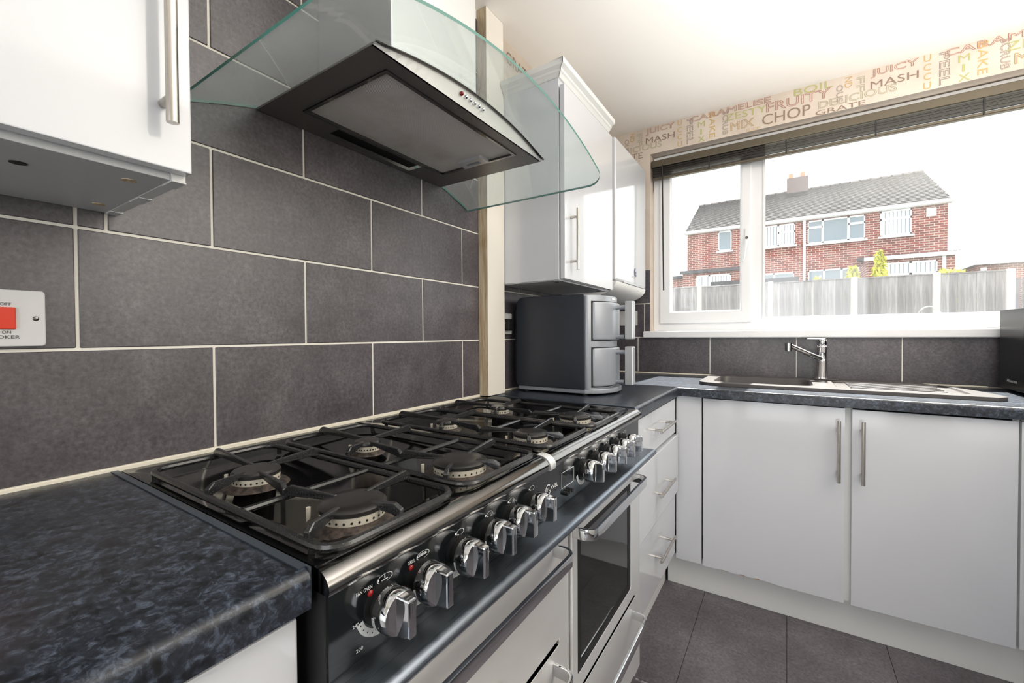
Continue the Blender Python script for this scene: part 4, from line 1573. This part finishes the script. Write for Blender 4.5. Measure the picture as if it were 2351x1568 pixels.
# fence: panels between concrete posts
FY, FT, FB = 13.0, 2.52, 0.76
post_x = [-3.0, -1.19, 0.61, 2.40, 3.89, 5.05]
rnd = random.Random(4)
bdw = 0.148
bb = B((0, bdw - 0.012, 0, 0.02, 0, 1.0))
board_me = None
fence = empty('garden_fence', (1.5, FY, FB), 'weathered grey board fence with concrete posts across the garden', 'fence')
for i in range(len(post_x) - 1):
    x0, x1 = post_x[i] + 0.07, post_x[i + 1] - 0.07
    ft = FT - 0.012 * i
    p = mk('fence_panel', B((x0, x1, FY - 0.012, FY + 0.045, ft, ft + 0.03)), 'fence', fence)
    n = int((x1 - x0) / 0.14)
    w = (x1 - x0) / n
    for k in range(n):
        h = ft - FB + rnd.uniform(-0.004, 0.0)
        if board_me is None:
            o = mk('board', B((0, w - 0.002, 0, 0.011, 0, 1.0)), 'fence', p)
            board_me = o.data
            w0 = w
        else:
            o = bpy.data.objects.new('board', board_me)
            COL.objects.link(o)
            setparent(o, p)
        o.location = (x0 + w * k, FY + (0.012 if k % 2 else 0), FB)
        o.scale = (w / w0, 1, h)
for i, x in enumerate(post_x):
    mk('post', B((x - 0.065, x + 0.065, FY - 0.05, FY + 0.08, FB - 0.1, FT - 0.012 * i + 0.05)), 'concrete', fence, bevel=0.012)
fence2 = empty('garden_fence', (5.9, FY + 0.3, FB), 'darker fence beyond the last post at the right', 'fence')
for k in range(12):
    mk('board', B((5.13 + 0.14 * k, 5.26 + 0.14 * k, FY + 0.2 - 0.05 * k, FY + 0.22 - 0.05 * k, FB, 2.32)), 'fence_dark', fence2)
mk('rail', B((5.12, 6.8, FY - 0.42, FY - 0.38, 1.9, 1.98)), 'fence_dark', fence2)

# semi-detached house
HF = 24.0
hs = empty('house', (1.5, 27, 1.6), 'red brick semi-detached house with tiled roof behind the fence', 'house')
XL, XR, EZ, RZ, RYY, ZG = -3.56, 6.56, 6.5, 9.1, 28.4, 1.5
bm = bmesh.new()
pent = [(HF, ZG), (HF, EZ), (RYY, RZ - 0.1), (2 * RYY - HF, EZ), (2 * RYY - HF, ZG)]
addprism(bm, pent, 'x', XL, XR)
wallo = mk('wall', bm, 'brick', hs)
# roof with stepped courses
rb = bmesh.new()
ov = 0.25
ncr = 26
slope = Vector((RYY - (HF - ov), RZ - (EZ - 0.02)))
for k in range(ncr):
    a = Vector((HF - ov, EZ + 0.02)) + slope * (k / ncr)
    b = Vector((HF - ov, EZ + 0.02)) + slope * ((k + 1) / ncr)
    lift = 0.05
    vs = [rb.verts.new((x, y, z)) for x, y, z in ((XL - 0.1, a.x, a.y + lift), (XR + 0.1, a.x, a.y + lift), (XR + 0.1, b.x, b.y), (XL - 0.1, b.x, b.y),
                                                   (XL - 0.1, a.x, a.y), (XR + 0.1, a.x, a.y))]
    rb.faces.new((vs[0], vs[1], vs[2], vs[3]))
    rb.faces.new((vs[4], vs[5], vs[1], vs[0]))
vs = [rb.verts.new(p_) for p_ in ((XL - .1, RYY, RZ), (XR + .1, RYY, RZ), (XR + .1, 2 * RYY - HF + ov, EZ), (XL - .1, 2 * RYY - HF + ov, EZ))]
rb.faces.new(vs)
roof = mk('roof', rb, 'rooftile', hs)
bm = bmesh.new()
addtube(bm, [(XL - 0.1, RYY, RZ + 0.02), (XR + 0.1, RYY, RZ + 0.02)], 0.12, 10)
mk('ridge', bm, 'rooftile', hs, smooth=True)
mk('gutter', B((XL - 0.1, XR + 0.12, HF - ov - 0.06, HF - ov + 0.06, EZ - 0.02, EZ + 0.1), (XL - 0.1, XR + 0.1, HF - ov + 0.05, HF, EZ - 0.04, EZ)), 'upvc', hs)
mk('downpipe', B((1.62, 1.72, HF - 0.12, HF - 0.02, ZG, EZ)), 'upvc', hs)
mk('alarm_box', B((5.9, 6.2, HF - 0.08, HF, 6.0, 6.35)), 'cream', hs)
ch = mk('chimney_stack', B((0.95, 1.95, RYY - 0.3, RYY + 0.3, RZ - 0.4, RZ + 0.75)), 'brick_dark', hs)
for x in (1.15, 1.7):
    bm = bmesh.new()
    addcyl(bm, (x, RYY, RZ + 0.75), (x, RYY, RZ + 1.05), 0.13, 0.1, seg=12)
    mk('chimney_pot', bm, 'chip', ch, smooth=True)


def hwin(x0, x1, z0, z1, y, splits, tops=None, blind=False, sill=True, parent=hs):
    """white framed window: splits = x fractions of mullions; tops = per light, fraction of the transom or None"""
    f = 0.07
    xs = [x0] + [x0 + (x1 - x0) * s for s in splits] + [x1]
    boxes = [(x0, x1, y - 0.06, y + 0.02, z0, z0 + f), (x0, x1, y - 0.06, y + 0.02, z1 - f, z1)]
    for x in xs:
        boxes.append((max(x - f / 2 * 1.2, x0), min(x + f / 2 * 1.2, x1), y - 0.06, y + 0.02, z0, z1))
    panes = []
    for i in range(len(xs) - 1):
        t = tops[i] if tops else None
        if t:
            zt_ = z0 + (z1 - z0) * t
            boxes.append((xs[i], xs[i + 1], y - 0.06, y + 0.02, zt_ - 0.05, zt_ + 0.05))
            panes += [(xs[i], xs[i + 1], z0, zt_), (xs[i], xs[i + 1], zt_, z1)]
        else:
            panes.append((xs[i], xs[i + 1], z0, z1))
    if sill:
        boxes.append((x0 - 0.08, x1 + 0.08, y - 0.14, y, z0 - 0.08, z0))
    w_ = mk('window', B(*boxes), 'upvc', parent)
    for a, b, c_, d_ in panes:
        mk('pane', B((a + 0.03, b - 0.03, y - 0.025, y - 0.015, c_ + 0.03, d_ - 0.03)), 'house_pane', w_)
        if blind:
            nb = max(3, int((b - a) / 0.13))
            bm = B(*[(a + 0.05 + (b - a - 0.1) * k / nb, a + 0.05 + (b - a - 0.1) * (k + 0.76) / nb, y - 0.033, y - 0.027, c_ + 0.05, d_ - 0.04) for k in range(nb)])
            mk('vertical_blind', bm, 'white', w_)
    return w_


hwin(-2.03, -1.42, 5.42, 6.45, HF, [], None)
hwin(-0.5, 1.30, 5.38, 6.42, HF, [0.62], [None, 0.62], True)
hwin(1.80, 3.90, 5.33, 6.42, HF, [0.27, 0.72], [0.7, None, 0.68])
hwin(4.42, 5.44, 5.34, 6.45, HF, [], [0.66], True)
hwin(0.0, 1.27, 2.9, 4.08, HF, [0.35], [0.75, 0.75])
hwin(1.83, 3.85, 2.9, 4.1, HF, [0.3, 0.62], None)
# single-storey extensions
ex = mk('extension', B((3.72, 6.32, 22.0, HF, ZG, 4.1)), 'brick', hs)
bm = bmesh.new()
addprism(bm, [(21.8, 4.1), (21.8, 4.22), (HF, 4.5), (HF, 4.36)], 'x', 3.62, 6.42)
mk('extension_roof', bm, 'lead', ex)
mk('fascia_board', B((3.62, 6.42, 21.78, 21.82, 4.05, 4.2)), 'upvc', ex)
mk('downpipe', B((5.95, 6.05, 21.9, 21.99, ZG, 4.08)), 'upvc', ex)
hwin(4.3, 5.82, 2.7, 3.93, 22.0, [0.5], [0.6, 0.6], True, False)
ex = mk('extension', B((-3.4, -0.75, 22.0, HF, ZG, 4.1), (-4.4, -3.4, 22.4, HF, ZG, 3.95)), 'brick', hs)
bm = bmesh.new()
addprism(bm, [(21.8, 4.1), (21.8, 4.25), (HF, 4.42), (HF, 4.3)], 'x', -3.5, -0.7)
addprism(bm, [(22.2, 3.95), (22.2, 4.08), (HF, 4.2), (HF, 4.1)], 'x', -4.5, -3.5)
mk('extension_roof', bm, 'lead', ex)
hwin(-2.8, -1.25, 2.9, 3.98, 22.0, [0.4], None, True, False)
o = empty('shed', (-0.6, 18.5, 2.0), 'low dark-roofed brick shed just above the fence beside the mullion', 'shed')
mk('wall', B((-1.5, 1.25, 18.3, 19.5, 1.2, 3.05)), 'brick', o)
mk('roof', B((-1.6, 1.35, 18.2, 19.6, 3.05, 3.22)), 'lead', o)

# houses further off to the right
o = empty('house', (10.5, 31, 1.6), 'distant brick house with grey roof at the right of the window view', 'house')
mk('wall', B((9.0, 16, 30, 36, 1.6, 4.48)), 'brick', o)
bm = bmesh.new()
ev = [bm.verts.new(p_) for p_ in ((8.8, 29.7, 4.48), (16.2, 29.7, 4.48), (16.2, 36, 4.48), (8.8, 36, 4.48))]
rg = [bm.verts.new(p_) for p_ in ((9.85, 32.6, 5.72), (16.2, 32.6, 5.72))]
for f in ((ev[0], ev[1], rg[1], rg[0]), (ev[2], ev[3], rg[0], rg[1]), (ev[3], ev[0], rg[0]), (ev[1], ev[2], rg[1]), (ev[3], ev[2], ev[1], ev[0])):
    bm.faces.new(f)
mk('roof', bm, 'lead', o)
mk('garage_door', B((9.08, 9.3, 29.9, 30, 3.4, 4.35)), 'upvc', o)
o = empty('house', (8.6, 44, 1.6), 'small far rooftop just left of the distant grey-roofed house', 'house')
mk('wall', B((11.3, 12.3, 42, 46, 1.6, 5.1)), 'brick', o)
bm = bmesh.new()
addprism(bm, [(11.1, 5.0), (11.75, 5.85), (12.5, 5.0)], 'y', 41.8, 46)
mk('roof', bm, 'rooftile', o)


def shrub(name, base, h, spread, nleaf, size, mt, label, cat, group=None, seed=1, stem=True):
    rn = random.Random(seed)
    e = empty(name, base, label, cat, group)
    bx, by, bz = base
    if stem:
        bm = bmesh.new()
        addtube(bm, [(bx, by, bz), (bx + 0.03, by, bz + h * 0.5), (bx, by, bz + h * 0.9)], [size * 0.25, size * 0.2, size * 0.08], 6)
        mk('stem', bm, 'trunk', e)
    bm = bmesh.new()
    for _ in range(nleaf):
        t = rn.random() ** 0.7
        rad_ = spread * (1 - 0.75 * t) * math.sqrt(rn.random())
        a = rn.uniform(0, 2 * PI)
        c_ = Vector((bx + rad_ * math.cos(a), by + rad_ * math.sin(a), bz + h * (0.3 + 0.7 * t)))
        M = Euler((rn.uniform(0, PI), rn.uniform(0, PI), rn.uniform(0, PI))).to_matrix()
        s = size * rn.uniform(0.6, 1.3)
        vs = [bm.verts.new(c_ + M @ Vector(q)) for q in ((-s, 0, 0), (0, -s * 0.4, s * .1), (s, 0, 0), (0, s * 0.4, s * .1))]
        bm.faces.new(vs)
    f = mk('foliage', bm, mt, e)
    f['kind'] = 'stuff'
    return e


shrub('shrub', (3.05, 14.2, 1.2), 2.1, 0.3, 300, 0.09, 'leaf_yellow', 'tall yellow-green shrub rising over the fence in front of the house', 'shrub', 'yellow shrubs over the fence', 1)
shrub('shrub', (2.5, 14.3, 1.2), 1.75, 0.35, 300, 0.09, 'leaf_yellow', 'shorter yellow-green shrub left of the tall one over the fence', 'shrub', 'yellow shrubs over the fence', 2)
shrub('shrub', (4.4, 14.2, 1.2), 1.5, 0.7, 260, 0.1, 'leaf_yellow', 'low spreading yellow shrub below the extension window', 'shrub', 'yellow shrubs over the fence', 3)
shrub('shrub', (1.75, 15.0, 1.2), 1.6, 0.3, 160, 0.09, 'leaf_yellow', 'small yellow shrub beside the house downpipe', 'shrub', 'yellow shrubs over the fence', 5)
shrub('tree', (-5.6, 25.0, 1.6), 4.6, 1.5, 1600, 0.12, 'leaf_dull', 'hazy leafless-looking tree at the left end of the house', 'tree', None, 4)
bm = bmesh.new()
addtube(bm, [(2.92 + 0.16 * (1 - math.cos(PI * i / 12)) , 9.6, 1.38 + 0.22 * math.sin(PI * i / 12)) for i in range(13)], 0.012, 6)
o = mk('garden_hose', bm, 'hose', None, smooth=True)
tag(o, 'pale looped hose outside just above the window sill', 'hose')
